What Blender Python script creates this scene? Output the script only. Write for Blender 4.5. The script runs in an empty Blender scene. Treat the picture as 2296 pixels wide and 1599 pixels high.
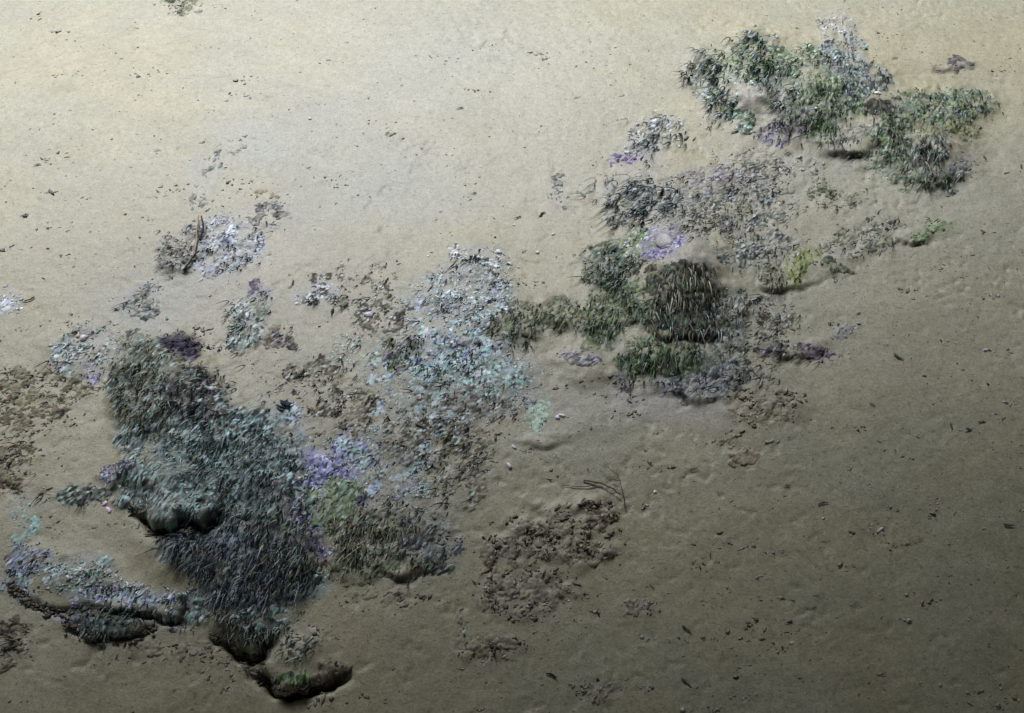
import bpy, math
import numpy as np
R = math.radians
sc = bpy.context.scene
col = sc.collection

# ------------------------------------------------------------------ camera, sky, sun, exposure
PITCH = 55.0
CAM = np.array([0.0, -1.91, 2.73])
FOCAL = 40.0
cd = bpy.data.cameras.new('camera'); cam = bpy.data.objects.new('camera', cd); col.objects.link(cam)
cam.location = CAM; cam.rotation_euler = (R(90 - PITCH), 0, 0)
cd.lens = FOCAL; cd.sensor_width = 36; cd.clip_end = 2000; cd.clip_start = 0.02
sc.camera = cam

SUN_EL = 57.0
SUN_AZ = (-0.34, 0.94)                      # horizontal direction towards the sun (behind and left of the slope)
w = bpy.data.worlds.new('World'); sc.world = w; w.use_nodes = True
nt = w.node_tree; bg = nt.nodes['Background']
sky = nt.nodes.new('ShaderNodeTexSky'); sky.sky_type = 'NISHITA'; sky.sun_disc = False
sky.sun_elevation = R(SUN_EL); sky.sun_rotation = math.atan2(SUN_AZ[0], SUN_AZ[1])
sky.air_density = 1.0; sky.dust_density = 7.0; sky.ozone_density = 1.0
nt.links.new(sky.outputs[0], bg.inputs[0]); bg.inputs[1].default_value = 0.05
sl = bpy.data.lights.new('sun', 'SUN'); sl.energy = 4.6; sl.angle = R(32); sl.color = (0.93, 0.97, 1.12)
so = bpy.data.objects.new('sun', sl); col.objects.link(so)
from mathutils import Vector
sdir = Vector((SUN_AZ[0], SUN_AZ[1], 0)).normalized() * math.cos(R(SUN_EL)) + Vector((0, 0, math.sin(R(SUN_EL))))
so.rotation_euler = sdir.to_track_quat('Z', 'Y').to_euler()
vs = sc.view_settings
vs.view_transform = 'Standard'; vs.look = 'None'; vs.exposure = 0.14; vs.gamma = 1.0; vs.use_curve_mapping = False
sc.cycles.max_bounces = 5; sc.cycles.use_denoising = True; sc.cycles.denoiser = 'OPENIMAGEDENOISE'; sc.cycles.denoising_prefilter = 'ACCURATE'

# ------------------------------------------------------------------ numpy helpers
rng = np.random.default_rng(7)
_tab = np.random.default_rng(11).random((8, 256, 256))
def vn(x, y, s=0):
    x = np.asarray(x, float) + 37.7 * s; y = np.asarray(y, float) + 91.3 * s
    xi = np.floor(x).astype(int); yi = np.floor(y).astype(int)
    fx = x - xi; fy = y - yi
    fx = fx * fx * (3 - 2 * fx); fy = fy * fy * (3 - 2 * fy)
    t = _tab[s % 8]
    a = t[xi & 255, yi & 255]; b = t[(xi + 1) & 255, yi & 255]; c = t[xi & 255, (yi + 1) & 255]; d = t[(xi + 1) & 255, (yi + 1) & 255]
    return (a * (1 - fx) + b * fx) * (1 - fy) + (c * (1 - fx) + d * fx) * fy - 0.5
def fbm(x, y, s=0, o=4, g=0.5):
    r = 0; a = 1.0; f = 1.0
    for k in range(o):
        r = r + a * vn(x * f, y * f, s + k); a *= g; f *= 2.03
    return r
def sstep(a, b, x):
    t = np.clip((x - a) / (b - a), 0, 1); return t * t * (3 - 2 * t)

# overview pixels (2295 wide) are only the surveyor's grid used to find where on the slope a thing stands
PW, PH = 2295.0, 1599.0
FPX = FOCAL / 36.0 * PW
cp, sp_ = math.cos(R(90 - PITCH)), math.sin(R(90 - PITCH))
RIGHT = np.array([1.0, 0, 0]); UP = np.array([0, cp, sp_]); FWD = np.array([0, sp_, -cp])
def project(P):
    d = P - CAM
    z = d @ FWD
    z = np.where(np.abs(z) < 1e-6, 1e-6, z)
    return PW / 2 + FPX * (d @ RIGHT) / z, PH / 2 - FPX * (d @ UP) / z, z

# ------------------------------------------------------------------ the slope: base profile
_u = np.linspace(-60, 60, 6001)
_g = (0.25 - 0.27 * np.tanh((_u + 0.65) / 0.9)) * np.exp(-(np.abs(_u) / 7.0) ** 4)
_h = np.concatenate([[0], np.cumsum((_g[1:] + _g[:-1]) / 2 * np.diff(_u))])
_h -= np.interp(0, _u, _h)
def base_h(x, y):
    n = math.hypot(*SUN_AZ)
    u = (x * SUN_AZ[0] + y * SUN_AZ[1]) / n
    h = np.interp(u, _u, _h)
    h = h + 0.030 * vn(x * 1.1 + 5, y * 1.1, 1) + 0.006 * vn(x * 3.1, y * 3.3 + 2, 2) + 0.0022 * fbm(x * 9, y * 9, 3, 3)
    far = sstep(6, 60, np.hypot(x, y))
    return h + far * 3.0 * fbm(x / 30, y / 30, 4, 3)

STEP = 0.0062
def axis(lo, hi, step, far):
    c = np.arange(lo, hi + step / 2, step)
    k = []; d = step
    v = c[-1]
    while v < far:
        d *= 1.16; v += d; k.append(v)
    k = np.array(k)
    return np.concatenate([(c[0] - (k - c[-1]))[::-1], c, k])
AX = axis(-2.45, 2.45, STEP, 400); AY = axis(-1.75, 2.45, STEP, 400)
A, B = np.meshgrid(AX, AY, indexing='ij')
H = base_h(A, B)
U0, V0, Z0 = project(np.stack([A, B, H], -1))
inview = (Z0 > 0.3) & (U0 > -700) & (U0 < 3000) & (V0 > -700) & (V0 < 2300)

def sdf(poly, u, v):
    """signed distance in survey pixels, positive inside"""
    p = np.array(poly, float)
    lo = p.min(0) - 90; hi = p.max(0) + 90
    out = np.full(u.shape, -90.0)
    m = inview & (u > lo[0]) & (u < hi[0]) & (v > lo[1]) & (v < hi[1])
    x = u[m]; y = v[m]
    d = np.full(x.shape, 1e9); ins = np.zeros(x.shape, bool)
    for i in range(len(p)):
        a = p[i - 1]; b = p[i]
        e = b - a; t = np.clip(((x - a[0]) * e[0] + (y - a[1]) * e[1]) / (e @ e + 1e-9), 0, 1)
        d = np.minimum(d, np.hypot(x - a[0] - t * e[0], y - a[1] - t * e[1]))
        c = ((a[1] > y) != (b[1] > y)) & (x < (b[0] - a[0]) * (y - a[1]) / (b[1] - a[1] + 1e-9) + a[0])
        ins ^= c
    out[m] = np.where(ins, d, -d)
    return out

# ragged survey coordinates
WU = U0 + 16 * fbm(A * 9, B * 9, 5, 3) + 15 * fbm(A * 40, B * 40, 6, 3)
WV = V0 + 14 * fbm(A * 9 + 40, B * 9, 5, 3) + 13 * fbm(A * 40 + 70, B * 40, 6, 3)
DY = np.zeros_like(H); EDGE_SHADE = np.zeros_like(H); DX = np.zeros_like(H)

def mound(poly, h, wide, front=None, over=0.0, pit=0.0, edge_shade=0.0, pw=7.0):
    """raised ground inside poly; lower (camera side) edge falls within `front` px, the others within `wide` px"""
    global H, DY, EDGE_SHADE
    h = h * 0.8; wide = wide * 1.25
    s = sdf(poly, WU, WV)
    if front is None:
        H = H + h * sstep(-wide * 0.3, wide, s); return
    # edge orientation: sample the distance a little up and down the slope
    p = np.array(poly, float); cy = p[:, 1].mean(); hh = (p[:, 1].max() - p[:, 1].min()) / 2
    facing = sstep(0.05, 0.6, (WV - cy) / hh)
    wd = wide * (1 - facing) + front * facing
    k = sstep(0, 1, (s + 0.15 * wd) / (1.15 * wd))
    H = H + h * k
    if pit: H = H - pit * facing * np.exp(-((s + 1.0) / pw) ** 2)
    if over: DY = DY - over * facing * k * np.exp(-np.clip(s, 0, 200) / 55.0)
    if edge_shade: EDGE_SHADE = np.maximum(EDGE_SHADE, edge_shade * facing * np.exp(-((s - front * 0.1) / (front * 0.5 + 3)) ** 2))  # near black band paints the shade of an undercut edge

# broad swellings
mound([(255,900),(300,770),(400,720),(520,850),(660,980),(720,1130),(730,1280),(620,1400),(480,1400),(330,1330),(300,1180),(250,1080)], 0.034, 90)
mound([(1330,560),(1420,400),(1600,400),(1680,560),(1660,760),(1600,850),(1430,840),(1350,720)], 0.036, 130)
mound([(1560,130),(1700,70),(1900,110),(2060,190),(2220,220),(2190,380),(2080,430),(1950,360),(1760,330),(1600,250)], 0.045, 90)
mound([(880,620),(1050,540),(1200,640),(1250,760),(1150,900),(960,960),(880,850)], 0.022, 90)
mound([(1120,1140),(1250,1100),(1400,1140),(1400,1260),(1280,1330),(1120,1300)], 0.008, 70)
# ledges with a front edge
mound([(250,900),(275,820),(320,760),(420,750),(520,850),(520,930),(420,960),(340,990),(285,1000),(262,950)], 0.026, 60)
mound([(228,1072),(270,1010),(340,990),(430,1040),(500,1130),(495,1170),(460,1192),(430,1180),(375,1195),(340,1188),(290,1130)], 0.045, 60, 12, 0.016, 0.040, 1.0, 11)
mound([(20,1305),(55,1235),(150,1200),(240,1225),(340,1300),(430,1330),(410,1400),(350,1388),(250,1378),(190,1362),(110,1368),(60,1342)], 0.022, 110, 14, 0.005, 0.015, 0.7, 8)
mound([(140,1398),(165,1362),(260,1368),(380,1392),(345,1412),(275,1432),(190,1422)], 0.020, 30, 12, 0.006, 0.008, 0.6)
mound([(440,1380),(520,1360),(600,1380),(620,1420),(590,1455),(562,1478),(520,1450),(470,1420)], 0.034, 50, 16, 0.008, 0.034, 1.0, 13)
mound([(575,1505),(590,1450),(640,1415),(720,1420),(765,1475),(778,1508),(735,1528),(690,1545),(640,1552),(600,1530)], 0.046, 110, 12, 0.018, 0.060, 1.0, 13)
mound([(1430,590),(1470,530),(1560,505),(1640,560),(1665,640),(1640,672),(1600,700),(1530,705),(1460,700)], 0.075, 110, 85, 0.0, 0.0, 0.0)
mound([(1440,735),(1480,715),(1600,715),(1625,745),(1600,762),(1540,768),(1470,762)], 0.014, 50, 16, 0.004, 0.010, 0.9)
mound([(1390,830),(1420,775),(1620,775),(1650,810),(1600,838),(1500,850),(1430,850)], 0.018, 60, 40)
mound([(1120,740),(1180,690),(1300,695),(1345,735),(1290,752),(1220,750),(1170,772)], 0.014, 50, 30)
mound([(1860,240),(1930,205),(2010,220),(2050,240),(2035,262),(1960,266),(1890,258)], 0.016, 60, 30)
mound([(1830,320),(1870,285),(1940,285),(1975,320),(1960,345),(1905,356),(1850,346)], 0.022, 50, 16, 0.005, 0.006, 0.9, 7)
mound([(2040,360),(2070,310),(2130,310),(2165,345),(2165,400),(2120,420),(2080,425),(2050,400)], 0.020, 55, 22, 0.004, 0.003, 0.3)
mound([(1620,225),(1650,190),(1700,185),(1735,215),(1730,250),(1670,262)], 0.030, 30)
mound([(1690,640),(1700,590),(1800,560),(1960,540),(1975,570),(1920,600),(1870,615),(1780,650),(1740,660)], 0.013, 70, 12, 0.003, 0.003, 0.2)
mound([(1990,540),(2040,500),(2150,490),(2148,512),(2090,535),(2050,552)], 0.013, 45, 12, 0.004, 0.004, 0.3)
mound([(1235,800),(1270,760),(1330,760),(1370,800),(1400,850),(1330,870),(1260,860)], 0.022, 45)
mound([(1150,990),(1230,950),(1310,945),(1290,985),(1240,1008),(1190,1005)], 0.008, 40, 9, 0.002, 0.002, 0.25)
mound([(860,1280),(920,1230),(1000,1230),(985,1270),(940,1290),(890,1300)], 0.014, 45, 12, 0.004, 0.006, 0.6)
mound([(350,610),(380,540),(430,490),(460,500),(470,560),(430,600),(380,625)], 0.012, 50, 18)
mound([(1690,800),(1780,760),(1900,725),(1920,745),(1850,790),(1770,812)], 0.010, 60, 14, 0.003, 0.003, 0.2)
mound([(1370,860),(1480,840),(1640,850),(1650,890),(1560,900),(1450,885)], 0.016, 40, 12)
mound([(2100,160),(2140,130),(2190,140),(2170,152),(2120,160)], 0.010, 24, 8, 0.006, 0.004, 0.6)
mound([(1075,1250),(1150,1200),(1260,1220),(1330,1260),(1300,1290),(1180,1275),(1110,1280)], 0.006, 60, 20)

# ------------------------------------------------------------------ clumps: what grows or lies where
PAL = {   # albedo colours
 'olive':  [(.030,.034,.022),(.055,.062,.038),(.10,.11,.070),(.17,.18,.12),(.26,.27,.19)],
 'dark':   [(.014,.017,.016),(.030,.036,.032),(.075,.085,.078),(.17,.19,.17),(.30,.33,.29)],
 'green':  [(.022,.036,.022),(.055,.085,.050),(.11,.155,.095),(.19,.24,.155),(.30,.34,.23)],
 'grey':   [(.040,.045,.043),(.13,.14,.13),(.22,.235,.21),(.31,.325,.29),(.40,.41,.37)],
 'teal':   [(.016,.026,.028),(.055,.085,.085),(.12,.165,.16),(.22,.28,.265),(.36,.43,.40)],
 'pale':   [(.045,.055,.065),(.42,.52,.54),(.55,.64,.64),(.64,.70,.69),(.76,.79,.78),(.46,.50,.58)],
 'cyan':   [(.035,.05,.05),(.30,.44,.42),(.40,.55,.52),(.50,.62,.59),(.26,.34,.31)],
 'blue':   [(.020,.022,.06),(.20,.22,.50),(.30,.33,.62),(.46,.49,.72),(.13,.13,.33),(.56,.58,.68)],
 'violet': [(.018,.014,.040),(.085,.065,.18),(.22,.16,.38),(.42,.31,.56),(.13,.10,.23)],
 'purple': [(.010,.008,.020),(.026,.020,.050),(.055,.042,.10),(.13,.10,.19)],
 'brown':  [(.022,.015,.009),(.050,.034,.019),(.10,.072,.042),(.19,.145,.09),(.30,.245,.165)],
 'rust':   [(.07,.034,.016),(.17,.085,.040),(.25,.15,.075),(.04,.022,.012)],
 'litter': [(.014,.011,.008),(.034,.027,.018),(.075,.062,.044),(.17,.145,.105),(.28,.25,.185),(.34,.31,.235)],
 'mint':   [(.36,.52,.38),(.46,.62,.48),(.56,.68,.58),(.18,.28,.20)],
 'moss':   [(.12,.18,.075),(.22,.31,.14),(.33,.43,.22),(.42,.48,.32)],
 'yellow': [(.16,.20,.045),(.24,.28,.07),(.10,.135,.035),(.32,.35,.15)],
 'sand':   [(.31,.29,.225),(.38,.355,.275),(.25,.23,.17)],
 'strand': [(.26,.26,.19),(.40,.39,.29),(.50,.48,.37),(.15,.15,.105)],

 'ink':    [(.010,.010,.009),(.014,.013,.011),(.022,.021,.017),(.035,.032,.026)],
 'night':  [(.012,.016,.024),(.026,.034,.048),(.060,.074,.092),(.13,.15,.175),(.26,.29,.30)],
 'dust':   [(.10,.095,.075),(.16,.15,.115),(.21,.195,.15),(.25,.235,.18),(.15,.15,.13),(.20,.14,.10)],
}
for _k in ('pale', 'cyan', 'mint', 'blue'):
    PAL[_k] = PAL[_k][:1] + [tuple(min(.86, x * 1.15) for x in c_) for c_ in PAL[_k][1:]]
for _k in ('dark', 'night', 'olive', 'green', 'teal', 'grey', 'brown'):
    PAL[_k] = PAL[_k][:1] * (3 if _k in ('dark', 'night') else 2 if _k in ('green', 'teal') else 1) + [tuple(min(.5, x * (1.1 if _k in ('green', 'olive') else 1.3) + (.012 if _k in ('green', 'olive') else .022)) for x in c_) for c_ in PAL[_k][1:]]
def _sat(c_, k):
    m_ = sum(c_) / 3; return tuple(max(.004, m_ + (x - m_) * k) for x in c_)
for _k in ('green', 'teal', 'olive', 'moss', 'cyan', 'night'):
    PAL[_k] = [_sat(c_, 1.35 if _k in ('moss', 'green', 'olive') else 1.5) for c_ in PAL[_k]]
PAL['green'] = [_sat(tuple(x * .72 for x in c_), 1.6) for c_ in PAL['green']]
PAL['teal'] = [tuple(x * .82 for x in c_) for c_ in PAL['teal']]
PAL['dark'] = [(c_[0] * .86, c_[1] * 1.04, c_[2] * .98) for c_ in PAL['dark']]
PAL['purple'] = [_sat(tuple(x * .6 for x in c_), .75) for c_ in PAL['purple']]
PAL['violet'] = [_sat(c_, .58) for c_ in PAL['violet']]
PAL['brown'] = [(c_[0] * .96, c_[1] * 1.06, c_[2] * 1.02) for c_ in PAL['brown']]
PAL['moss'] = [_sat(tuple(x * .85 for x in c_), .62) for c_ in PAL['moss']]
CL = []
def C(name, label, cat, ells, b=None, f=None, mat=None, rel=0.0, nb=0, nf=0, group=None):
    """b / f: lists of (per 1000 px2, size mm, width or thickness mm, angle, palette, lift)"""
    CL.append(dict(name=name, label=label, cat=cat, ells=ells, b=b or [], f=f or [], mat=mat, rel=rel, nb=nb, nf=nf, group=group))
DL = 238      # blades droop towards the lower left of the photograph
W_, L_, X_ = 'weed_tuft', 'lichen_patch', 'litter_heap'
# --- upper left
C(W_, 'dark green sprig cut off by the top edge of the picture', 'weed', [(408,8,42,24)], [(9,34,3.5,215,'green',.3)], [(9,11,2,200,'olive',.5)], ((.22,.22,.16),.25), 4, 14, 8)
C(W_, 'small green black scrap of weed alone on pale sand', 'weed', [(880,300,19,9)], [(12,24,4,200,'green',.2)], [(14,9,2,190,'green',.4)], None, 0, 4, 3)
C(L_, 'blue white weedy patch beside the upright brown stem', 'lichen', [(505,550,72,58)], [(9,34,4,DL,'night',.5),(4,28,3,DL,'pale',.5)], [(26,8.5,2.5,230,'pale',.5),(7,8,2.5,230,'blue',.5)], ((.30,.33,.36),.55), 10, 22, 20)
C(W_, 'grey violet weed left of the upright brown stem', 'weed', [(388,572,42,44),(425,535,26,34)], [(10,32,4,232,'dark',.6)], [(14,8,2.5,230,'grey',.5),(4,8,2,230,'violet',.5)], ((.26,.26,.26),.5), 10, 16, 8)
C(W_, 'slate coloured scraps of weed above right of the blue white patch', 'weed', [(607,482,46,30)], [(5,26,4,225,'night',.3)], [(8,9,2.5,220,'night',.4),(5,8,2,220,'grey',.4)], ((.27,.28,.28),.35), 4, 10, 8)
C(X_, 'ochre flecks strewn above the slate coloured weed scraps', 'litter', [(585,432,48,18)], None, [(9,8,2,200,'rust',.4),(7,8,2,200,'olive',.4)], ((.36,.31,.18),.45), 2, 0, 8)
C(W_, 'thin trail of dark specks running up the bluish silt streak', 'weed', [(452,432,10,32),(488,362,14,26),(522,322,22,12)], [(5,20,3,225,'teal',.2)], [(8,8,2,220,'teal',.4)], None, 0, 5, 6)
# --- left edge
C(L_, 'white lichen cut by the left picture edge, black twig beside it', 'lichen', [(12,680,30,24)], None, [(30,9,2.5,210,'pale',.4)], ((.36,.40,.42),.5), 3, 0, 16)
C(L_, 'pale lichen and dark weed beside a round white pebble', 'lichen', [(195,782,78,46),(150,800,34,34)], [(6,30,4,220,'night',.5),(4,26,3,232,'mint',.4)], [(20,9,2.5,215,'pale',.5),(8,8,2.5,220,'night',.5),(5,8,2,220,'mint',.4)], ((.28,.31,.31),.5), 9, 16, 20)
C(W_, 'sparse slate specks on grey silt above the purple tuft', 'weed', [(300,685,48,36),(325,650,26,16)], [(3,26,3,215,'teal',.2)], [(9,8,2,215,'teal',.4),(4,8,2,215,'grey',.4)], ((.30,.31,.31),.4), 3, 6, 8)
C(L_, 'small lilac lichen below the pale lichen with the pebble', 'lichen', [(212,842,15,20)], [(5,22,3,220,'night',.3)], [(20,9,2.5,220,'violet',.5),(12,9,2.5,220,'blue',.5)], ((.28,.27,.33),.5), 3, 3, 8)
C(W_, 'dark purple feathery tuft at the head of the shaggy mound', 'weed', [(402,772,44,24)], [(40,36,5,215,'purple',.9),(8,30,3,225,'violet',.8)], [(34,10,3,215,'purple',.7)], ((.03,.026,.045),.95), 8, 26, 10)
C(W_, 'olive and rust specks scattered over the sand at the left edge', 'weed', [(65,920,95,60),(140,868,70,44),(30,870,50,40)], [(2.2,24,3.5,205,'olive',.2)], [(11,9,2.2,205,'olive',.4),(5,9,2.2,200,'rust',.4),(4,9,2,200,'litter',.4)], ((.27,.26,.18),.35), 4, 16, 22)
C(W_, 'rusty brown scraps down the left edge beside bare silt', 'weed', [(28,1050,48,56),(60,1000,30,40)], [(2,22,3.5,205,'olive',.2)], [(8,10,2.5,205,'rust',.4),(8,10,2.5,205,'olive',.4)], ((.27,.25,.18),.35), 4, 8, 16)
C(W_, 'twiggy dark weed with mint crust left of the pink shells', 'weed', [(148,1118,52,22),(212,1098,36,20)], [(6,40,4,228,'dark',.4)], [(8,9,2.2,220,'teal',.5),(6,9,2,215,'mint',.4)], ((.24,.26,.23),.45), 5, 12, 8)
C(L_, 'faint turquoise crust trailing down the lower left sand', 'lichen', [(58,1150,26,40),(40,1200,12,30)], None, [(8,9,2,230,'cyan',.3)], ((.26,.31,.29),.4), 2, 0, 8)
# --- shaggy mound
C(W_, 'shaggy yellow edged mat at the top left of the big shaggy mound', 'weed', [(325,850,58,88),(275,880,24,64)], [(22,48,4.2,244,'olive',1.0),(8,42,3.4,246,'strand',1.0),(6,42,4,240,'dark',.9)], [(12,10,2.5,240,'teal',.6),(8,9,2.5,240,'cyan',.6)], ((.10,.125,.10),.9), 14, 40, 8)
C(W_, 'round blackish tangle of curled weed on the shaggy mound', 'weed', [(440,892,72,56),(432,850,46,30)], [(22,38,4,236,'dark',1.1),(5,34,3,240,'strand',1.0),(6,36,4,236,'purple',1.0)], [(8,9,3,230,'violet',.6),(6,8,2.5,230,'pale',.6)], ((.06,.06,.06),.85), 16, 40, 10)
C(W_, 'grey green combed weed on the right flank of the shaggy mound', 'weed', [(545,1000,112,80),(610,1060,80,64),(540,1110,90,60)], [(15,46,3.2,242,'dark',.8),(9,42,3,242,'teal',.8),(5,40,3,242,'cyan',.7)], [(9,8,2.5,240,'cyan',.6),(4,8,2.5,240,'violet',.5)], ((.15,.20,.19),.85), 12, 40, 12)
C(W_, 'dull green fleece in the middle of the shaggy mound', 'weed', [(370,985,92,62),(440,1040,72,62)], [(14,36,3.4,236,'teal',.7),(8,34,3,238,'cyan',.6)], [(12,9,3,235,'grey',.6),(5,9,2.5,235,'moss',.6)], ((.13,.175,.165),.85), 14, 34, 10)
C('moss_patch', 'pale grey moss pad above the black crevice of the shaggy mound', 'moss', [(385,1125,72,58),(310,1090,50,44)], [(5,28,3,238,'teal',.5)], [(24,11,4,225,'grey',.6),(10,10,3.5,225,'cyan',.6),(4,9,3,225,'mint',.5)], ((.19,.245,.235),.85), 14, 10, 30)
C(L_, 'bright violet and white crust at the left tip of the shaggy mound', 'lichen', [(248,1066,20,15),(278,1046,15,18)], [(6,26,3.5,225,'night',.4)], [(26,9,2.5,225,'violet',.5),(18,9,2.5,225,'blue',.5),(10,8,2.5,225,'pale',.5)], ((.20,.19,.30),.6), 4, 5, 14)
C(W_, 'dense dark slate combed weed at the foot of the shaggy mound', 'weed', [(545,1235,140,62),(560,1310,120,54),(430,1230,66,46)], [(16,52,3.2,246,'night',1.0),(17,46,2.8,246,'teal',.9),(4,44,2.8,246,'strand',.9)], [(9,9,2.5,240,'night',.5),(7,9,2.5,240,'teal',.5),(3,9,2.5,240,'blue',.5)], ((.085,.12,.125),.9), 14, 46, 8)
C(W_, 'dark olive combed weed on the lower right of the shaggy mound', 'weed', [(640,1200,70,80),(655,1280,48,60)], [(22,50,3.4,246,'dark',1.0),(8,44,3,246,'olive',.9),(5,44,2.8,246,'strand',.9)], [(5,8,2.5,240,'violet',.5),(4,8,2.5,240,'cyan',.5)], ((.075,.08,.06),.85), 12, 44, 8)
C(W_, 'teal fleece fringe along the bottom of the shaggy mound', 'weed', [(500,1360,120,34),(585,1390,56,34)], [(14,36,3.2,248,'teal',.8),(6,34,3,248,'strand',.8)], [(16,9,3,235,'cyan',.6),(6,8,2.5,235,'pale',.5)], ((.15,.19,.18),.75), 10, 30, 14)
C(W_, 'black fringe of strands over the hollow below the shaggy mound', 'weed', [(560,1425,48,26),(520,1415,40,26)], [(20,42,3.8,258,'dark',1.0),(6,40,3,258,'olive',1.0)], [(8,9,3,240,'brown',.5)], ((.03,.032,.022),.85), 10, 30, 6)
C(L_, 'pale blue and white crumbs along the right edge of the shaggy mound', 'lichen', [(650,1010,40,50),(640,950,46,34),(690,1120,30,30)], [(4,30,3,240,'dark',.5)], [(16,8.5,2.5,230,'pale',.4),(12,8.5,2.5,230,'cyan',.4),(8,8.5,2.5,230,'blue',.4),(5,8,2.5,230,'night',.4)], ((.25,.28,.27),.62), 6, 10, 20)
C(L_, 'yellow green crust at the lip above the black hollow', 'lichen', [(478,1386,30,12)], None, [(26,9,2.5,200,'moss',.5),(10,9,2.5,200,'yellow',.5)], ((.28,.30,.17),.6), 3, 0, 12)
# --- lower left shelf
C(W_, 'blue grey weed on the back corner of the lower left shelf', 'weed', [(72,1250,36,26),(45,1270,24,20)], [(8,30,3.6,222,'night',.5)], [(18,9,3,220,'blue',.5),(12,9,3,220,'cyan',.5),(8,9,3,220,'pale',.5)], ((.20,.24,.27),.75), 7, 12, 12)
C(L_, 'pebbly cream and pale blue lichen on the lower left shelf', 'lichen', [(165,1290,64,38),(215,1275,34,24)], [(3,24,3,225,'green',.4)], [(24,10,4,220,'pale',.6),(14,10,4,220,'cyan',.6),(8,10,4,220,'moss',.6),(6,10,3,220,'night',.5)], ((.24,.27,.24),.75), 9, 8, 34)
C(L_, 'pale turquoise crust at the left end of the shelf edge', 'lichen', [(30,1312,34,18),(58,1345,22,14)], None, [(24,9,3,215,'cyan',.5),(12,9,3,215,'violet',.5),(8,9,3,215,'pale',.5)], ((.27,.32,.32),.55), 5, 0, 18)
C(L_, 'pink and cream lichen dots along the lower shelf', 'lichen', [(240,1330,66,18),(320,1345,60,22)], [(6,34,3,258,'dark',.6)], [(18,9,3,225,'pale',.5),(12,9,3,225,'blue',.5),(12,9,3,225,'cyan',.5),(6,9,3,225,'violet',.5)], ((.22,.25,.24),.75), 6, 12, 22)
C(L_, 'violet lichen at the left end of the low front lobe', 'lichen', [(160,1384,26,18)], None, [(34,9,3,225,'violet',.5),(16,9,3,225,'blue',.5)], ((.26,.21,.34),.85), 4, 0, 16)
C(W_, 'dark teal hanging weed over the low front lobe', 'weed', [(235,1388,62,30),(300,1385,40,24)], [(20,44,3.4,256,'teal',.9),(8,40,3,256,'dark',.9)], [(8,9,3,235,'green',.5)], ((.06,.075,.07),.8), 9, 30, 8)
C(L_, 'white flakes at the right end of the low front lobe', 'lichen', [(375,1388,34,12),(362,1408,20,12)], [(5,22,3,230,'night',.4)], [(24,9,2.5,220,'pale',.5),(6,9,2.5,220,'violet',.5)], ((.27,.29,.31),.5), 4, 4, 12)
C(W_, 'dark violet scraps right of the white flakes on the lobe', 'weed', [(408,1395,26,20)], [(7,26,3.5,235,'purple',.4)], [(14,9,2.5,230,'purple',.5)], ((.17,.17,.18),.5), 4, 8, 6)
C(W_, 'olive brown strands cut by the lower left picture edge', 'weed', [(28,1425,38,40),(25,1475,40,24)], [(7,40,3.5,190,'olive',.3)], [(9,10,2.5,200,'brown',.4)], ((.19,.17,.10),.4), 6, 16, 10)
C(X_, 'brown scraps on the silt below the low front lobe', 'litter', [(335,1466,62,22),(420,1462,60,20)], None, [(9,10,2.5,200,'brown',.4),(4,10,2.5,200,'rust',.4),(3,10,2,200,'green',.4)], ((.20,.18,.14),.3), 3, 0, 16)
C(X_, 'rusty crumbs trailing right towards the black hollow', 'litter', [(515,1478,34,22),(470,1455,30,14)], None, [(8,9,2.5,200,'rust',.4),(6,9,2.5,200,'litter',.4)], None, 3, 0, 8)
C(W_, 'few short dark spines on the rounded bottom lobe', 'weed', [(672,1448,62,30)], [(3,38,4,236,'dark',.4)], [(5,9,2,225,'litter',.4)], ((.20,.20,.155),.4), 4, 14, 4)
C(W_, 'dark moss and painted shade under the lip of the rounded bottom lobe', 'weed', [(660,1524,58,14)], [(12,26,4,265,'green',.6)], [(14,10,3,230,'green',.5)], ((.035,.038,.026),.8), 5, 10, 6)  # near black mat puts the shade under the lip into the colour
C(X_, 'reddish brown debris at the right tip of the bottom lobe', 'litter', [(748,1512,30,14)], None, [(18,9,3,205,'brown',.5),(6,9,3,205,'rust',.5)], ((.10,.075,.05),.55), 4, 0, 8)
# --- centre left field
C(W_, 'pale green weed clump on the open sand left of centre', 'weed', [(560,715,46,58),(545,750,30,36)], [(9,36,3.6,228,'night',.6),(6,32,3,228,'mint',.6)], [(14,9,2.5,225,'pale',.5),(6,9,2.5,225,'green',.5)], ((.28,.30,.27),.5), 8, 22, 14)
C(W_, 'small dark violet tuft crowning the pale green clump', 'weed', [(584,658,18,16)], [(20,28,4,225,'purple',.7)], [(14,9,3,220,'violet',.6)], ((.13,.11,.15),.6), 4, 12, 4)
C(L_, 'white and black flaky cluster on open sand left of centre', 'lichen', [(722,660,42,20),(690,672,22,12)], [(8,26,4,215,'night',.4)], [(22,10,2.5,205,'pale',.4),(8,9,2.5,210,'night',.5)], ((.32,.34,.33),.5), 5, 8, 16)
C(W_, 'brown and slate scraps beside the pale green clump', 'weed', [(630,755,34,28)], [(5,30,3.6,225,'night',.3)], [(8,9,2,220,'rust',.4),(8,9,2,220,'night',.4)], ((.26,.25,.20),.4), 3, 8, 8)
C(L_, 'white flakes and dark bars at the top of the centre field', 'lichen', [(1080,592,62,28),(1040,575,34,18)], [(6,30,4.5,240,'night',.4)], [(20,10,2.5,210,'pale',.5),(6,9,2.5,205,'brown',.4)], ((.30,.32,.29),.45), 6, 10, 18)
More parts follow.
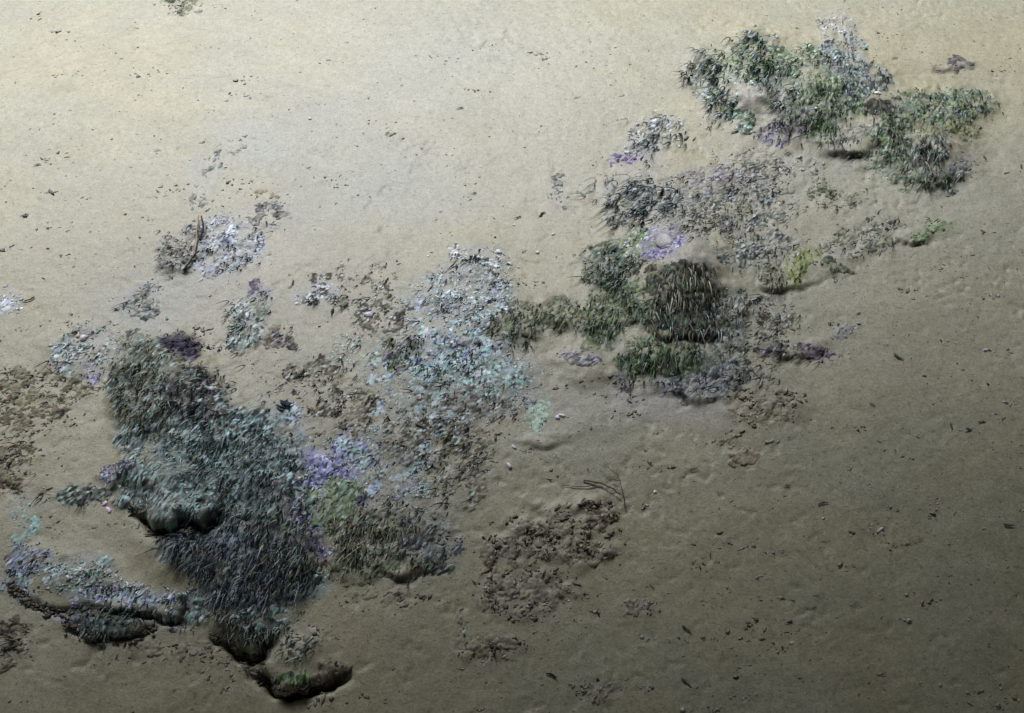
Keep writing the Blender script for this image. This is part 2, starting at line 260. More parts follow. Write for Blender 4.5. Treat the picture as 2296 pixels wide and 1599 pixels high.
C(L_, 'wide pale cyan and lilac lichen field at the centre', 'lichen', [(1050,655,100,58),(1100,700,72,44)], [(4,32,3.6,225,'night',.3)], [(22,9,2.5,215,'pale',.4),(10,9,2.5,215,'cyan',.4),(6,9,2.5,215,'night',.5),(4,9,2.5,215,'violet',.4),(5,9,2.5,215,'moss',.4)], ((.28,.31,.29),.5), 9, 16, 40)
C(L_, 'thin pale blue green film spread over the sand around the centre field', 'lichen', [(1020,720,150,110),(1070,850,130,90),(960,920,110,60),(900,830,80,70)], None, [(3.5,8,2,220,'cyan',.3),(3,8,2,220,'pale',.3),(2,8,2,220,'grey',.3),(1,8,2,220,'blue',.3)], ((.27,.29,.245),.56), 3, 0, 20)
C(W_, 'dark smudge of weed in the pale centre field', 'weed', [(985,690,24,15)], [(14,22,4,215,'purple',.4)], [(16,9,2.5,215,'purple',.5)], ((.16,.15,.17),.6), 3, 8, 6)
C(W_, 'olive hanging turf joining the centre field to the shaded mound', 'weed', [(1225,705,92,30),(1160,735,60,36)], [(18,36,4,252,'olive',.9),(8,34,3.6,252,'green',.8),(5,34,3,254,'strand',.9)], [(6,9,3,235,'moss',.5),(5,9,3,235,'brown',.5)], ((.10,.11,.07),.75), 12, 36, 8)
C(L_, 'bluish grey lichen below the pale centre field', 'lichen', [(985,790,100,42),(1090,770,60,30)], [(7,32,3.2,238,'night',.5)], [(20,8.5,2.5,225,'cyan',.4),(8,8.5,2.5,225,'blue',.4),(8,8.5,2.5,225,'night',.5)], ((.22,.25,.25),.55), 8, 16, 26)
C(L_, 'turquoise speckled lichen on the slope below the bluish grey lichen', 'lichen', [(1080,848,100,50),(1000,850,80,40)], [(3,28,3,230,'dark',.4)], [(24,8,2.5,225,'cyan',.4),(7,8,2.5,225,'mint',.4),(6,8,2.5,225,'dark',.4)], ((.26,.31,.28),.55), 7, 10, 30)
C(W_, 'dark green tuft with long spines left of the bluish lichen', 'weed', [(905,782,34,30),(885,800,24,26)], [(13,40,3.6,240,'green',.7),(5,38,3.6,240,'dark',.7)], [(6,9,2.5,230,'violet',.4)], ((.16,.17,.14),.55), 7, 24, 4)
C(L_, 'scattered mint flakes and black bars on sand left of the tuft', 'lichen', [(815,795,56,28),(770,790,34,26)], [(4,36,4,238,'dark',.4)], [(12,9,2.5,225,'mint',.4),(6,9,2.5,225,'pale',.4)], ((.29,.30,.25),.35), 4, 10, 14)
C(W_, 'grey felt of fine weed spreading below the turquoise lichen', 'weed', [(1010,915,112,50),(1100,900,90,44)], [(4,26,3,215,'grey',.2)], [(14,8,2,215,'grey',.4),(7,8,2,215,'dark',.4),(4,8,2,215,'pale',.4),(3,8,2,215,'rust',.4)], ((.22,.22,.18),.5), 5, 12, 30)
C(W_, 'thin brownish weed scatter between the felt and the bare sand', 'weed', [(930,1000,90,70),(1030,1000,70,50),(1030,1080,80,60)], [(2.2,24,3,222,'olive',.2)], [(7,8,2,215,'grey',.4),(4,8,2,215,'olive',.4),(3,8,2,215,'rust',.4),(2.5,8,2,215,'cyan',.4)], ((.26,.25,.18),.35), 4, 10, 24)
C(L_, 'mint green branching crust right of the grey felt', 'lichen', [(1214,920,20,22),(1200,940,10,12)], None, [(34,9,2.5,235,'mint',.5)], ((.34,.42,.33),.6), 3, 0, 14)
C(L_, 'faint pale cyan column of flakes right of the blue lichen', 'lichen', [(925,1060,26,62),(945,1020,20,22)], [(2,22,3,230,'night',.3)], [(20,8.5,2.5,225,'cyan',.4),(8,8.5,2.5,225,'pale',.4),(3,9,2.5,225,'violet',.4)], ((.27,.29,.26),.45), 5, 5, 18)
C(L_, 'bright periwinkle blue lichen beside the shaggy mound', 'lichen', [(738,1042,54,38),(712,1072,36,26)], [(4,26,3.2,225,'night',.4)], [(46,8,2.5,225,'blue',.5),(12,8,2.5,225,'pale',.5),(6,8,2.5,225,'night',.5)], ((.20,.22,.36),.9), 7, 8, 36)
C(L_, 'thin lavender and pale teal speckle right of the periwinkle lichen', 'lichen', [(850,1040,70,60),(880,1100,60,50),(800,990,60,36)], [(2,24,3,230,'night',.3)], [(9,8,2.5,225,'cyan',.4),(8,8,2.5,225,'blue',.4),(6,8,2.5,225,'pale',.4),(3,8,2.5,225,'night',.4)], ((.26,.28,.26),.52), 4, 6, 24)
C('moss_patch', 'light green moss pad below the periwinkle lichen', 'moss', [(742,1135,58,42),(770,1105,40,30)], [(6,30,3,242,'moss',.5)], [(26,9,3.5,225,'moss',.6),(8,9,3,225,'cyan',.5)], ((.23,.29,.17),.75), 9, 12, 26)
C(W_, 'blackish violet tuft right of the light green moss', 'weed', [(806,1118,28,22),(815,1135,18,14)], [(16,30,4,235,'purple',.6)], [(20,9,3,230,'violet',.5),(6,9,3,230,'blue',.5)], ((.10,.09,.14),.7), 6, 14, 8)
C(L_, 'violet, white and blue crust between the moss and the combed weed', 'lichen', [(672,1145,34,40),(690,1190,34,30)], [(6,36,3.2,242,'dark',.5)], [(20,8.5,2.5,225,'blue',.5),(14,8.5,2.5,225,'pale',.5),(8,8.5,2.5,225,'violet',.5)], ((.24,.25,.28),.6), 7, 12, 20)
C(L_, 'small bright violet patch under the combed weed', 'lichen', [(716,1240,32,20)], [(5,30,3,242,'dark',.5)], [(30,9,3,225,'violet',.5),(10,9,3,225,'blue',.5),(8,9,3,225,'pale',.5)], ((.20,.17,.27),.65), 5, 6, 14)
C(L_, 'turquoise crust at the right foot of the shaggy mound', 'lichen', [(688,1308,38,18),(668,1330,24,14)], None, [(34,8.5,2.5,225,'cyan',.5),(10,8.5,2.5,225,'teal',.5)], ((.20,.29,.29),.7), 4, 0, 18)
C(W_, 'olive tufts with brown blades right of the light green moss', 'weed', [(850,1180,80,58),(790,1210,50,50)], [(15,40,3.4,246,'olive',.7),(7,38,3,246,'strand',.7),(5,38,3.4,246,'brown',.7)], [(7,8.5,2.5,230,'mint',.5),(5,8.5,2.5,230,'violet',.5)], ((.17,.18,.13),.65), 10, 34, 12)
C(W_, 'dull green fringe at the lower right of the olive tufts', 'weed', [(880,1255,92,30),(800,1270,60,30)], [(10,34,3.2,246,'green',.5),(5,30,3,246,'olive',.5)], [(9,8.5,2.5,225,'olive',.5)], ((.14,.15,.10),.6), 8, 22, 8)
C(W_, 'slate blue smudge of weed at the right of the olive tufts', 'weed', [(950,1195,62,42),(985,1225,46,34)], [(5,26,3,225,'night',.3)], [(14,9,2.5,220,'night',.5),(6,9,2.5,220,'teal',.5)], ((.19,.21,.20),.6), 6, 10, 12)
C(W_, 'black cracked edge with weed at the right end of the fringe', 'weed', [(958,1268,42,15)], [(9,26,4,215,'dark',.4)], [(16,9,2.5,205,'dark',.5)], ((.09,.085,.07),.6), 5, 10, 8)
C(X_, 'thin V shaped line of dark crumbs below the green fringe', 'litter', [(830,1330,34,14),(890,1345,34,20),(870,1370,16,16)], None, [(10,8.5,2,215,'litter',.4),(4,9,2,215,'rust',.4)], ((.23,.21,.15),.3), 2, 0, 10)
# --- brown litter
C(X_, 'large brown litter heap on the lower right sand', 'litter', [(1255,1185,104,44),(1185,1225,72,36),(1330,1155,52,36),(1320,1235,60,24)], [(1.5,28,3.5,200,'brown',.3)], [(20,12,4,205,'litter',.7),(7,12,4,205,'brown',.7),(4,12,3,205,'sand',.6)], ((.17,.145,.10),.55), 16, 8, 80)
C(X_, 'orange brown lumps at the upper right corner of the litter heap', 'litter', [(1338,1140,34,16)], None, [(22,13,6,200,'rust',.7),(12,13,6,200,'brown',.7)], ((.10,.07,.035),.6), 9, 0, 14)
C(X_, 'rust brown lump at the left end of the litter heap', 'litter', [(1103,1240,14,26)], None, [(24,12,5,245,'rust',.7),(18,12,5,245,'brown',.7)], ((.10,.07,.04),.6), 7, 0, 10)
C(X_, 'looser grey brown litter tailing off below the heap', 'litter', [(1200,1320,92,36),(1180,1360,64,32),(1120,1330,60,40)], None, [(13,10,3,205,'litter',.6),(4,10,3,205,'rust',.5),(4,10,3,205,'grey',.5)], ((.20,.18,.135),.45), 8, 0, 40)
C(X_, 'small brown litter clot at the end of the tail', 'litter', [(1080,1462,58,22),(1130,1450,36,14)], None, [(20,11,4,205,'litter',.7),(10,11,4,205,'brown',.7)], ((.14,.115,.07),.55), 8, 0, 24)
C(X_, 'string of dark scraps hanging from the left of the heap', 'litter', [(1112,1285,9,36),(1045,1390,9,34)], None, [(16,9,3,265,'dark',.5)], None, 2, 0, 8)
C(X_, 'brown litter patch right of the shaded central mound', 'litter', [(1720,905,78,32),(1690,930,48,20)], None, [(20,12,4,205,'brown',.7),(8,12,4,205,'litter',.7),(6,12,3,205,'sand',.6)], ((.20,.16,.09),.55), 10, 0, 34)
C(X_, 'small round brown crumb cluster below the litter patch', 'litter', [(1665,1026,28,16),(1650,985,18,10)], None, [(16,10,3,205,'brown',.6),(5,10,3,205,'rust',.5)], ((.21,.17,.11),.45), 5, 0, 12)
C(X_, 'dull violet scraps on the dark lower right sand', 'litter', [(1425,1362,40,18)], None, [(14,10,3,220,'purple',.5),(5,10,3,220,'litter',.5)], ((.17,.16,.14),.4), 4, 0, 12)
C(X_, 'faint dark crumbs near the bottom edge, right of centre', 'litter', [(1330,1548,48,22)], None, [(9,9,2.5,210,'litter',.5)], ((.17,.155,.12),.35), 3, 0, 8)
# --- central mound
C(W_, 'arched pale tipped blades on the shoulder above the shaded mound', 'weed', [(1440,440,88,46),(1400,480,46,38)], [(12,58,6,226,'teal',.9),(8,54,5.4,226,'grey',.9)], [(8,8.5,2.5,220,'grey',.5)], ((.24,.26,.23),.55), 8, 34, 6)
C(L_, 'yellow green and cream lichen beside the violet stone', 'lichen', [(1425,548,34,28),(1412,530,24,20)], [(6,32,3.6,232,'green',.6)], [(20,9,2.5,225,'moss',.5),(10,9,2.5,225,'yellow',.5),(8,9,2.5,225,'pale',.5)], ((.28,.30,.20),.55), 6, 12, 14)
C(L_, 'deep violet crust around the bare pale stone', 'lichen', [(1475,545,42,24),(1510,530,18,20),(1465,572,30,14)], None, [(26,9.5,3,225,'violet',.5),(14,9.5,3,225,'blue',.5)], ((.20,.19,.29),.6), 6, 0, 22)
C(W_, 'dark leafy weed on the left side of the shaded mound', 'weed', [(1372,595,54,52),(1345,620,34,38)], [(14,34,4.2,232,'dark',.7),(8,32,4,232,'green',.7)], [(9,9,3,225,'teal',.5),(5,9,3,225,'brown',.5)], ((.09,.115,.08),.75), 12, 28, 12)
C(W_, 'green weed below the leafy left side of the shaded mound', 'weed', [(1395,690,74,50),(1350,730,44,40)], [(16,34,4,244,'green',.8),(8,32,3.6,244,'dark',.8),(3,32,3,246,'strand',.8)], [(8,9,3,230,'moss',.5),(6,9,3,230,'green',.5)], ((.07,.10,.05),.85), 12, 34, 12)
C(W_, 'curtain of pale strands hanging over the shade-painted black face of the mound', 'weed', [(1535,655,82,42),(1530,620,70,16)], [(10,62,4,268,'ink',1.5),(15,74,3.4,268,'strand',1.5),(10,62,3.6,268,'olive',1.4),(8,60,3.6,266,'green',1.4)], None, ((.030,.032,.024),.85), 6, 60, 0)  # near black mat paints the shade of a recess on the mound
C(W_, 'dark green turf below the shade-painted black face of the mound', 'weed', [(1530,715,90,32)], [(20,36,3.8,262,'dark',.9),(8,34,3.4,262,'teal',.9)], [(6,9,3,240,'green',.5)], ((.045,.06,.04),.9), 10, 34, 6)
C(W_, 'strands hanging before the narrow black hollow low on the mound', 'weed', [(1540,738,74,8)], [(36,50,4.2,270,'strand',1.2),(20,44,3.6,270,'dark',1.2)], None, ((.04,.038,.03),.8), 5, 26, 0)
C(W_, 'bright green turf at the foot of the shaded mound', 'weed', [(1510,800,74,34),(1430,810,46,34)], [(20,40,3.8,256,'green',.9),(6,38,3.2,256,'olive',.9),(8,40,3.6,256,'dark',.9)], [(6,9,3,235,'moss',.5)], ((.06,.085,.035),.9), 10, 40, 6)
C(W_, 'grey leafy weed at the right side of the shaded mound', 'weed', [(1620,745,50,66),(1640,690,40,40)], [(9,32,3.6,246,'grey',.6),(5,30,3.4,246,'dark',.6)], [(14,9,3,225,'grey',.5),(6,9,3,225,'dark',.5)], ((.13,.15,.12),.65), 12, 22, 14)
C(W_, 'blue grey crumbly weed along the bottom rim of the mound', 'weed', [(1555,862,96,22),(1620,840,50,30)], [(5,24,3.4,225,'night',.4)], [(18,9,3,215,'night',.5),(8,9,3,215,'grey',.5)], ((.16,.18,.19),.6), 7, 10, 18)
C(W_, 'small black green tuft on bare silt left of the rim', 'weed', [(1378,856,26,16)], [(20,24,4,225,'night',.6)], [(18,9,3,215,'night',.5)], ((.10,.12,.12),.6), 5, 14, 6)
C(W_, 'grey violet smear of weed on the bare hump', 'weed', [(1302,796,32,13)], [(4,22,3,205,'purple',.2)], [(16,8.5,2,205,'grey',.4),(8,8.5,2,205,'violet',.4)], ((.24,.22,.22),.6), 2, 4, 8)
C(W_, 'grey green mottled weed field right of the central mound', 'weed', [(1650,470,130,60),(1560,470,90,60),(1700,560,90,40)], [(5,30,3.4,228,'grey',.4),(4,28,3.4,228,'dark',.4)], [(10,8.5,2.5,215,'grey',.4),(7,8.5,2.5,215,'teal',.4),(4,8.5,2.5,215,'olive',.4)], ((.27,.27,.23),.45), 8, 26, 40)
C(W_, 'slate violet smudge at the top of the mottled field', 'weed', [(1600,400,62,28),(1660,410,46,26)], [(4,26,3.4,215,'night',.3)], [(14,8.5,2.5,210,'grey',.4),(5,8.5,2.5,210,'violet',.4)], ((.27,.26,.27),.5), 6, 8, 14)
C(W_, 'pale arched blades and flakes above the violet streak', 'weed', [(1478,300,54,36),(1450,320,40,30)], [(9,54,5.8,222,'teal',.8)], [(8,9,2.5,215,'pale',.4),(6,8.5,2.5,215,'grey',.4)], ((.31,.32,.29),.45), 5, 24, 8)
C(W_, 'violet streak of weed lying on pale sand', 'weed', [(1412,352,34,9)], [(8,28,3.6,200,'violet',.1)], [(20,9,2,200,'violet',.3)], ((.30,.27,.36),.6), 2, 6, 8)
C(W_, 'green and red scrap lying above the arched blades', 'weed', [(1350,396,24,8)], [(6,22,3,200,'green',.2)], [(18,8.5,2.5,200,'green',.4),(12,8.5,2.5,200,'rust',.4)], None, 2, 4, 6)
C(W_, 'thin chain of slate scraps leading left from the arched blades', 'weed', [(1285,420,44,14),(1250,445,26,18)], [(3,24,3,215,'night',.2)], [(9,8.5,2.5,215,'night',.4)], ((.33,.33,.28),.3), 2, 5, 6)
# --- top right cluster
C(W_, 'long arching black green blades at the top of the right cluster', 'weed', [(1690,120,44,42),(1725,150,42,34)], [(16,68,6.5,232,'dark',1.2),(9,64,6,232,'green',1.1),(7,60,5,232,'teal',1.1)], None, ((.10,.13,.08),.75), 12, 44, 0)
C(W_, 'red tinged arching blades at the far left of the right cluster', 'weed', [(1580,150,40,34),(1555,170,28,26)], [(12,60,6,230,'dark',1.0),(5,56,5.4,230,'brown',1.0),(8,54,5,230,'teal',1.0)], [(6,8.5,2.5,225,'moss',.4)], ((.18,.20,.16),.6), 8, 30, 4)
C(W_, 'bright green hollow of short turf below the arching blades', 'weed', [(1665,158,48,20),(1640,140,40,22)], [(10,28,3.6,235,'green',.5)], [(14,9,3,220,'moss',.5)], ((.22,.27,.13),.65), 6, 14, 10)
C(W_, 'bluish arched blades around the bare round hump', 'weed', [(1612,220,42,48),(1750,200,38,40),(1690,178,60,14)], [(10,56,5.6,228,'teal',.9),(8,50,5,228,'green',.9)], [(7,8.5,2.5,220,'pale',.4)], ((.23,.265,.235),.5), 7, 32, 6)
C(W_, 'pale green arched blades right of the long black green ones', 'weed', [(1812,128,52,30),(1770,150,34,24)], [(12,54,5.4,226,'green',.9),(7,52,5,226,'green',.9)], [(8,8.5,2.5,220,'mint',.4)], ((.20,.235,.17),.6), 7, 30, 6)
C(L_, 'white and icy crust at the very top of the right cluster', 'lichen', [(1880,58,38,26),(1860,40,24,14)], [(3,24,3,240,'night',.3)], [(6,9,2.5,220,'pale',.4),(8,9,2.5,220,'grey',.4)], ((.31,.32,.29),.3), 4, 4, 14)
C(W_, 'bluish grey upright blades under the icy crust', 'weed', [(1885,115,40,34),(1905,150,44,30)], [(10,32,3.6,246,'night',.7),(6,30,3.4,246,'teal',.7)], [(6,8.5,2.5,225,'cyan',.4)], ((.29,.31,.32),.5), 6, 24, 6)
C(W_, 'green and sky blue scrap patch below the bare round hump', 'weed', [(1648,262,46,14),(1665,280,34,12)], [(7,26,3.6,215,'green',.4)], [(12,9,2.5,210,'green',.4),(12,9,2.5,210,'cyan',.4)], ((.27,.30,.27),.45), 4, 10, 12)
C(W_, 'violet and black hanging weed at the left of the green thicket', 'weed', [(1752,296,40,24),(1785,275,34,22)], [(16,34,4,236,'purple',.8),(8,32,4,236,'violet',.8),(4,30,3.4,240,'strand',.8)], [(8,9,3,225,'blue',.5)], ((.17,.16,.21),.6), 8, 30, 6)
C(W_, 'green thicket in the middle of the right cluster', 'weed', [(1850,225,74,56),(1830,270,60,36)], [(16,32,3.8,248,'green',.8),(7,30,3.6,248,'dark',.8),(5,30,3,250,'strand',.8)], [(9,9,3,225,'moss',.5),(7,9,3,225,'green',.5)], ((.07,.10,.05),.85), 14, 44, 14)
C(W_, 'dark upright spikes at the top of the green thicket', 'weed', [(1940,180,54,28),(1915,200,30,24)], [(16,38,4,258,'dark',.9),(6,36,3.6,256,'teal',.9)], [(6,8.5,2.5,225,'grey',.4)], ((.10,.12,.10),.7), 8, 34, 4)
C(W_, 'pale strands hanging across the dark box shaped gap', 'weed', [(1978,243,46,15)], [(9,44,4.2,268,'strand',1.3),(8,40,4,268,'ink',1.3)], None, ((.03,.032,.024),.8), 4, 30, 0)  # no recess in the ground here: the dark mat paints its shade
C(W_, 'grey green weed spreading to the right end of the cluster', 'weed', [(2100,245,96,40),(2170,235,60,30)], [(10,32,3.8,246,'teal',.7),(6,30,3.6,246,'green',.7)], [(10,9,3,220,'green',.5),(8,9,3,220,'green',.5)], ((.11,.145,.10),.75), 12, 36, 18)
C(W_, 'olive brown fringe under the right end of the cluster', 'weed', [(2110,285,60,18),(2170,290,30,14)], [(12,30,3.8,256,'olive',.7)], [(8,9,3,225,'yellow',.4)], ((.15,.15,.07),.65), 6, 20, 4)
C(W_, 'long strands draped over the round topped hump', 'weed', [(1905,302,54,10)], [(20,60,4.4,268,'strand',1.3),(22,52,4,266,'grey',1.2)], [(6,9,3,230,'green',.5)], ((.13,.135,.11),.65), 6, 30, 4)
C(W_, 'green tufts between the round topped hump and the right hump', 'weed', [(2000,310,48,44),(2010,355,46,30)], [(14,32,3.8,250,'green',.8),(6,30,3.4,250,'teal',.8),(4,30,3,252,'strand',.8)], [(9,9,3,225,'moss',.5)], ((.09,.125,.07),.8), 10, 34, 10)
C(W_, 'brown black hair hanging from the left face of the right hump', 'weed', [(2080,355,40,36),(2095,330,36,24)], [(18,48,3.6,252,'dark',1.1),(7,46,3.2,252,'strand',1.1),(5,44,3.4,252,'brown',1.0)], None, ((.10,.095,.08),.75), 8, 40, 0)
C(W_, 'pale green weed below the right hump', 'weed', [(2090,405,46,22),(2130,400,30,20)], [(9,30,3.4,250,'grey',.6),(5,28,3.4,250,'green',.6)], [(10,9,3,225,'green',.5)], ((.13,.165,.11),.65), 6, 20, 8)
C(W_, 'yellow and teal specks below the round topped hump', 'weed', [(2010,392,46,20),(1950,365,50,14)], [(5,24,3.4,225,'teal',.4)], [(12,9,2.5,215,'moss',.4),(10,9,2.5,215,'green',.4)], ((.27,.29,.20),.45), 5, 10, 14)
C(W_, 'dark scraps in the notch right of the right hump', 'weed', [(2168,358,20,14),(2150,385,18,14)], [(6,22,4,225,'night',.4)], [(20,9.5,3,215,'night',.5)], ((.15,.15,.15),.5), 3, 6, 8)
C(W_, 'dark arched scrap of weed alone beyond the right cluster', 'weed', [(2148,146,26,8)], [(10,26,4.5,195,'purple',.5)], [(24,10,3,200,'purple',.6)], ((.13,.12,.12),.6), 4, 6, 8)
C(W_, 'olive weed island on the sand below the right cluster', 'weed', [(1885,445,54,20),(1840,430,30,18)], [(6,26,3.6,225,'olive',.4)], [(12,9,2.5,215,'green',.4),(8,9,2.5,215,'olive',.4),(3,9,2.5,215,'rust',.4)], ((.24,.24,.17),.45), 5, 12, 16)
C(W_, 'loose grey specks between the mottled field and the right cluster', 'weed', [(1700,370,90,34),(1800,380,60,26),(1720,430,60,26)], [(2.5,24,3,222,'grey',.2)], [(7,8.5,2.2,215,'grey',.4),(4,8.5,2.2,215,'olive',.4)], ((.31,.30,.26),.3), 4, 10, 20)
C(W_, 'dark greenish speckled weed above the small yellow ledge', 'weed', [(1940,540,60,22),(1995,500,44,18),(1880,560,50,20)], [(4,24,3.4,225,'olive',.3)], [(12,9,2.5,215,'olive',.4),(8,9,2.5,215,'dark',.4)], ((.22,.22,.16),.45), 5, 10, 18)
C(W_, 'brown green tuft hanging at the left end of the yellow ledge', 'weed', [(1738,625,34,26)], [(20,40,3.8,262,'olive',1.0),(8,38,3.4,262,'brown',1.0),(5,38,3.2,262,'strand',1.0)], None, ((.12,.125,.07),.7), 8, 30, 0)
C('moss_patch', 'bright yellow moss smear on the small ledge', 'moss', [(1778,622,11,24),(1790,592,10,20),(1808,572,16,8)], [(34,40,4,256,'yellow',.9)], [(6,9,3,225,'yellow',.5),(4,9,3,225,'moss',.5)], ((.20,.23,.06),.7), 5, 24, 6)
C(W_, 'black gap painted as shade, with green weed at the right end of the yellow ledge', 'weed', [(1880,603,24,7),(1845,596,16,6)], [(10,26,4,250,'green',.6)], [(12,9,3,220,'green',.5)], ((.12,.14,.08),.6), 4, 12, 8)  # dark sheet paints the shade below the ledge
C('moss_patch', 'bright green moss smear on the smooth ridge at right', 'moss', [(2108,513,34,10),(2070,525,26,9)], [(4,22,3,210,'green',.2)], [(20,8.5,2.5,205,'green',.4),(8,8.5,2.5,205,'moss',.4)], ((.15,.19,.08),.6), 3, 4, 12)
C(W_, 'violet grey scraps along the soft step right of the mound', 'weed', [(1825,788,42,14),(1735,795,34,11)], [(5,26,3.4,215,'purple',.3)], [(18,9,2.5,210,'purple',.4),(8,9,2.5,210,'violet',.4)], ((.19,.18,.18),.55), 4, 8, 14)
C(W_, 'slate blue scraps at the right tip of the soft step', 'weed', [(1888,748,20,9),(1908,735,14,10)], None, [(26,9.5,3,210,'night',.5),(8,9,3,210,'blue',.5)], ((.20,.21,.23),.5), 3, 0, 10)
C(W_, 'scattered small weeds on the sand right of the shaded mound', 'weed', [(1700,720,80,50),(1720,790,70,40),(1690,850,60,20)], [(2,24,3.2,225,'grey',.2)], [(6,8.5,2.2,215,'dark',.4),(4,8.5,2.2,215,'olive',.4),(2,8.5,2.2,215,'rust',.4)], ((.27,.27,.21),.3), 4, 8, 20)
C(W_, 'loose weed specks over the sand left of the centre field', 'weed', [(780,640,110,50),(850,720,70,50),(700,850,90,50),(780,920,100,50)], [(3,36,3.6,228,'ink',.3)], [(4.5,8.5,2.2,215,'dark',.4),(2.5,8.5,2.2,215,'rust',.4),(2,8.5,2.2,215,'pale',.4)], ((.30,.28,.20),.25), 3, 18, 24)

for c in CL:                                   # thin blackish blades mixed into every patch
    if c['cat'] == 'lichen':
        c['b'] = [((q[0] * 1.7, q[1], q[2], q[3], 'ink', q[5]) if q[4] in ('night', 'dark') else q) for q in c['b']]
    if c['cat'] == 'weed' and c['nb'] >= 6 and not c['label'].startswith('violet streak'):
        a_ = c['b'][0][3] if c['b'] else 230
        c['b'] = c['b'] + [(4.5, 42, 3.4, a_, 'ink', .5)]
# ------------------------------------------------------------------ final slope surface
# weave of small relief inside the overgrown patches
REL = np.zeros_like(H)
def ell_mask(ells, u, v, soft=0.25):
    m = np.zeros(u.shape)
    for e in ells:
        d = np.hypot((u - e[0]) / (e[2] + 6), (v - e[1]) / (e[3] + 6))
        m = np.maximum(m, 1 - sstep(1 - soft, 1 + soft, d))
    return m
for c in CL:
    if c['rel']:
        lo = min(e[0] - e[2] for e in c['ells']) - 40, min(e[1] - e[3] for e in c['ells']) - 40
        hi = max(e[0] + e[2] for e in c['ells']) + 40, max(e[1] + e[3] for e in c['ells']) + 40
        m = inview & (U0 > lo[0]) & (U0 < hi[0]) & (V0 > lo[1]) & (V0 < hi[1])
        REL[m] = np.maximum(REL[m], ell_mask(c['ells'], WU[m], WV[m], 0.4) * c['rel'] * 0.001)
H = H + REL * (1.0 * fbm(A * 26, B * 26, 2, 3, 0.6) + 0.25)
H = H + inview * (0.0009 * fbm(A * 60, B * 60, 0, 2) + 0.0014 * fbm(A * 16, B * 19, 4, 2))
n5 = fbm(A * 30, B * 30, 1, 2); n6 = fbm(A * 30 + 8, B * 30, 3, 2)
H = H - inview * (0.010 * np.clip(vn(A * 36 + 2.2 * n5, B * 46 + 2.2 * n6, 5) - .24, 0, 1) + 0.006 * np.clip(vn(A * 17 + 4 + 1.6 * n5, B * 24 + 1.6 * n6, 7) - .26, 0, 1)) * (1 + 2 * np.clip(vn(A * 3, B * 4, 2), -.4, .5))
P = np.stack([A, B + DY, H], -1)
U, V, Z = project(P)
du = np.gradient(P, axis=0); dv = np.gradient(P, axis=1)
N = np.cross(du, dv); N /= np.linalg.norm(N, axis=-1, keepdims=True) + 1e-12

# ground colours: what the silt itself is made of, plus painted edge shade
base = np.empty(H.shape + (3,))
n1 = fbm(A * 1.1 + 3, B * 1.3, 1, 3); n2 = fbm(A * 5, B * 6, 3, 4)
k = np.clip(0.5 + 1.2 * n1 + 0.5 * n2, 0, 1)[..., None]
base[:] = np.array([.308, .299, .208]) * (1 - k) + np.array([.336, .310, .186]) * k
base *= (1 + .10 * fbm(A * 8 + 7, B * 11, 5, 3) + .07 * fbm(A * 25, B * 40, 6, 3))[..., None]
def tint(ells, rgb, a, soft=0.6):
    global base
    m = np.zeros_like(H); mm = inview
    m[mm] = ell_mask(ells, U[mm] + 60 * n2[mm], V[mm] + 50 * n2[mm], soft) * a
    base = base * (1 - m[..., None]) + np.array(rgb) * m[..., None]
tint([(560,330,70,50),(470,400,40,60),(900,420,180,60),(1020,480,120,50)], (.308,.314,.250), .5)
tint([(420,640,90,40),(330,700,40,40)], (.300,.308,.250), .5)
tint([(1260,250,130,160),(1180,420,110,90)], (.338,.322,.228), .6)
tint([(1430,360,60,30),(1400,430,60,30)], (.322,.316,.262), .5)
tint([(1545,570,46,46),(1530,480,60,40)], (.33,.315,.285), .6)
tint([(1480,900,150,40)], (.35,.33,.295), .6)
tint([(600,570,80,60),(480,700,80,50)], (.38,.345,.24), .5)
tint([(300,1270,90,40),(780,1440,70,60)], (.36,.32,.20), .6)
tint([(1700,210,60,40)], (.36,.345,.29), .6)
for c in CL:
    if c['mat']:
        lo = min(e[0] - e[2] for e in c['ells']) - 60, min(e[1] - e[3] for e in c['ells']) - 60
        hi = max(e[0] + e[2] for e in c['ells']) + 60, max(e[1] + e[3] for e in c['ells']) + 60
        m = inview & (U > lo[0]) & (U < hi[0]) & (V > lo[1]) & (V < hi[1])
        f = fbm(A[m] * 30, B[m] * 30, 4, 3)
        a = ell_mask(c['ells'], U[m] + 26 * fbm(A[m] * 14, B[m] * 14, 6, 3), V[m] + 22 * fbm(A[m] * 14 + 9, B[m] * 14, 7, 3), 0.35)
        a = np.clip(a * (c['mat'][1] * .8) * (1 + 1.3 * f), 0, 1)[:, None]
        mc = np.array(c['mat'][0]); mc = mc if any(k_ in c['label'] for k_ in ('hollow', 'purple', 'black')) or mc.max() > .25 else mc * 1.25 + .03  # mats in hollows stay near black, their shade put into the colour
        base[m] = base[m] * (1 - a) + mc * a
pk = np.clip(EDGE_SHADE * (1 + 0.8 * fbm(A * 30, B * 30, 1, 2)), 0, 1)[..., None]
base = base * (1 - 0.92 * pk) + np.array([.016, .014, .011]) * 0.92 * pk  # undercut shade blended into the ground colour

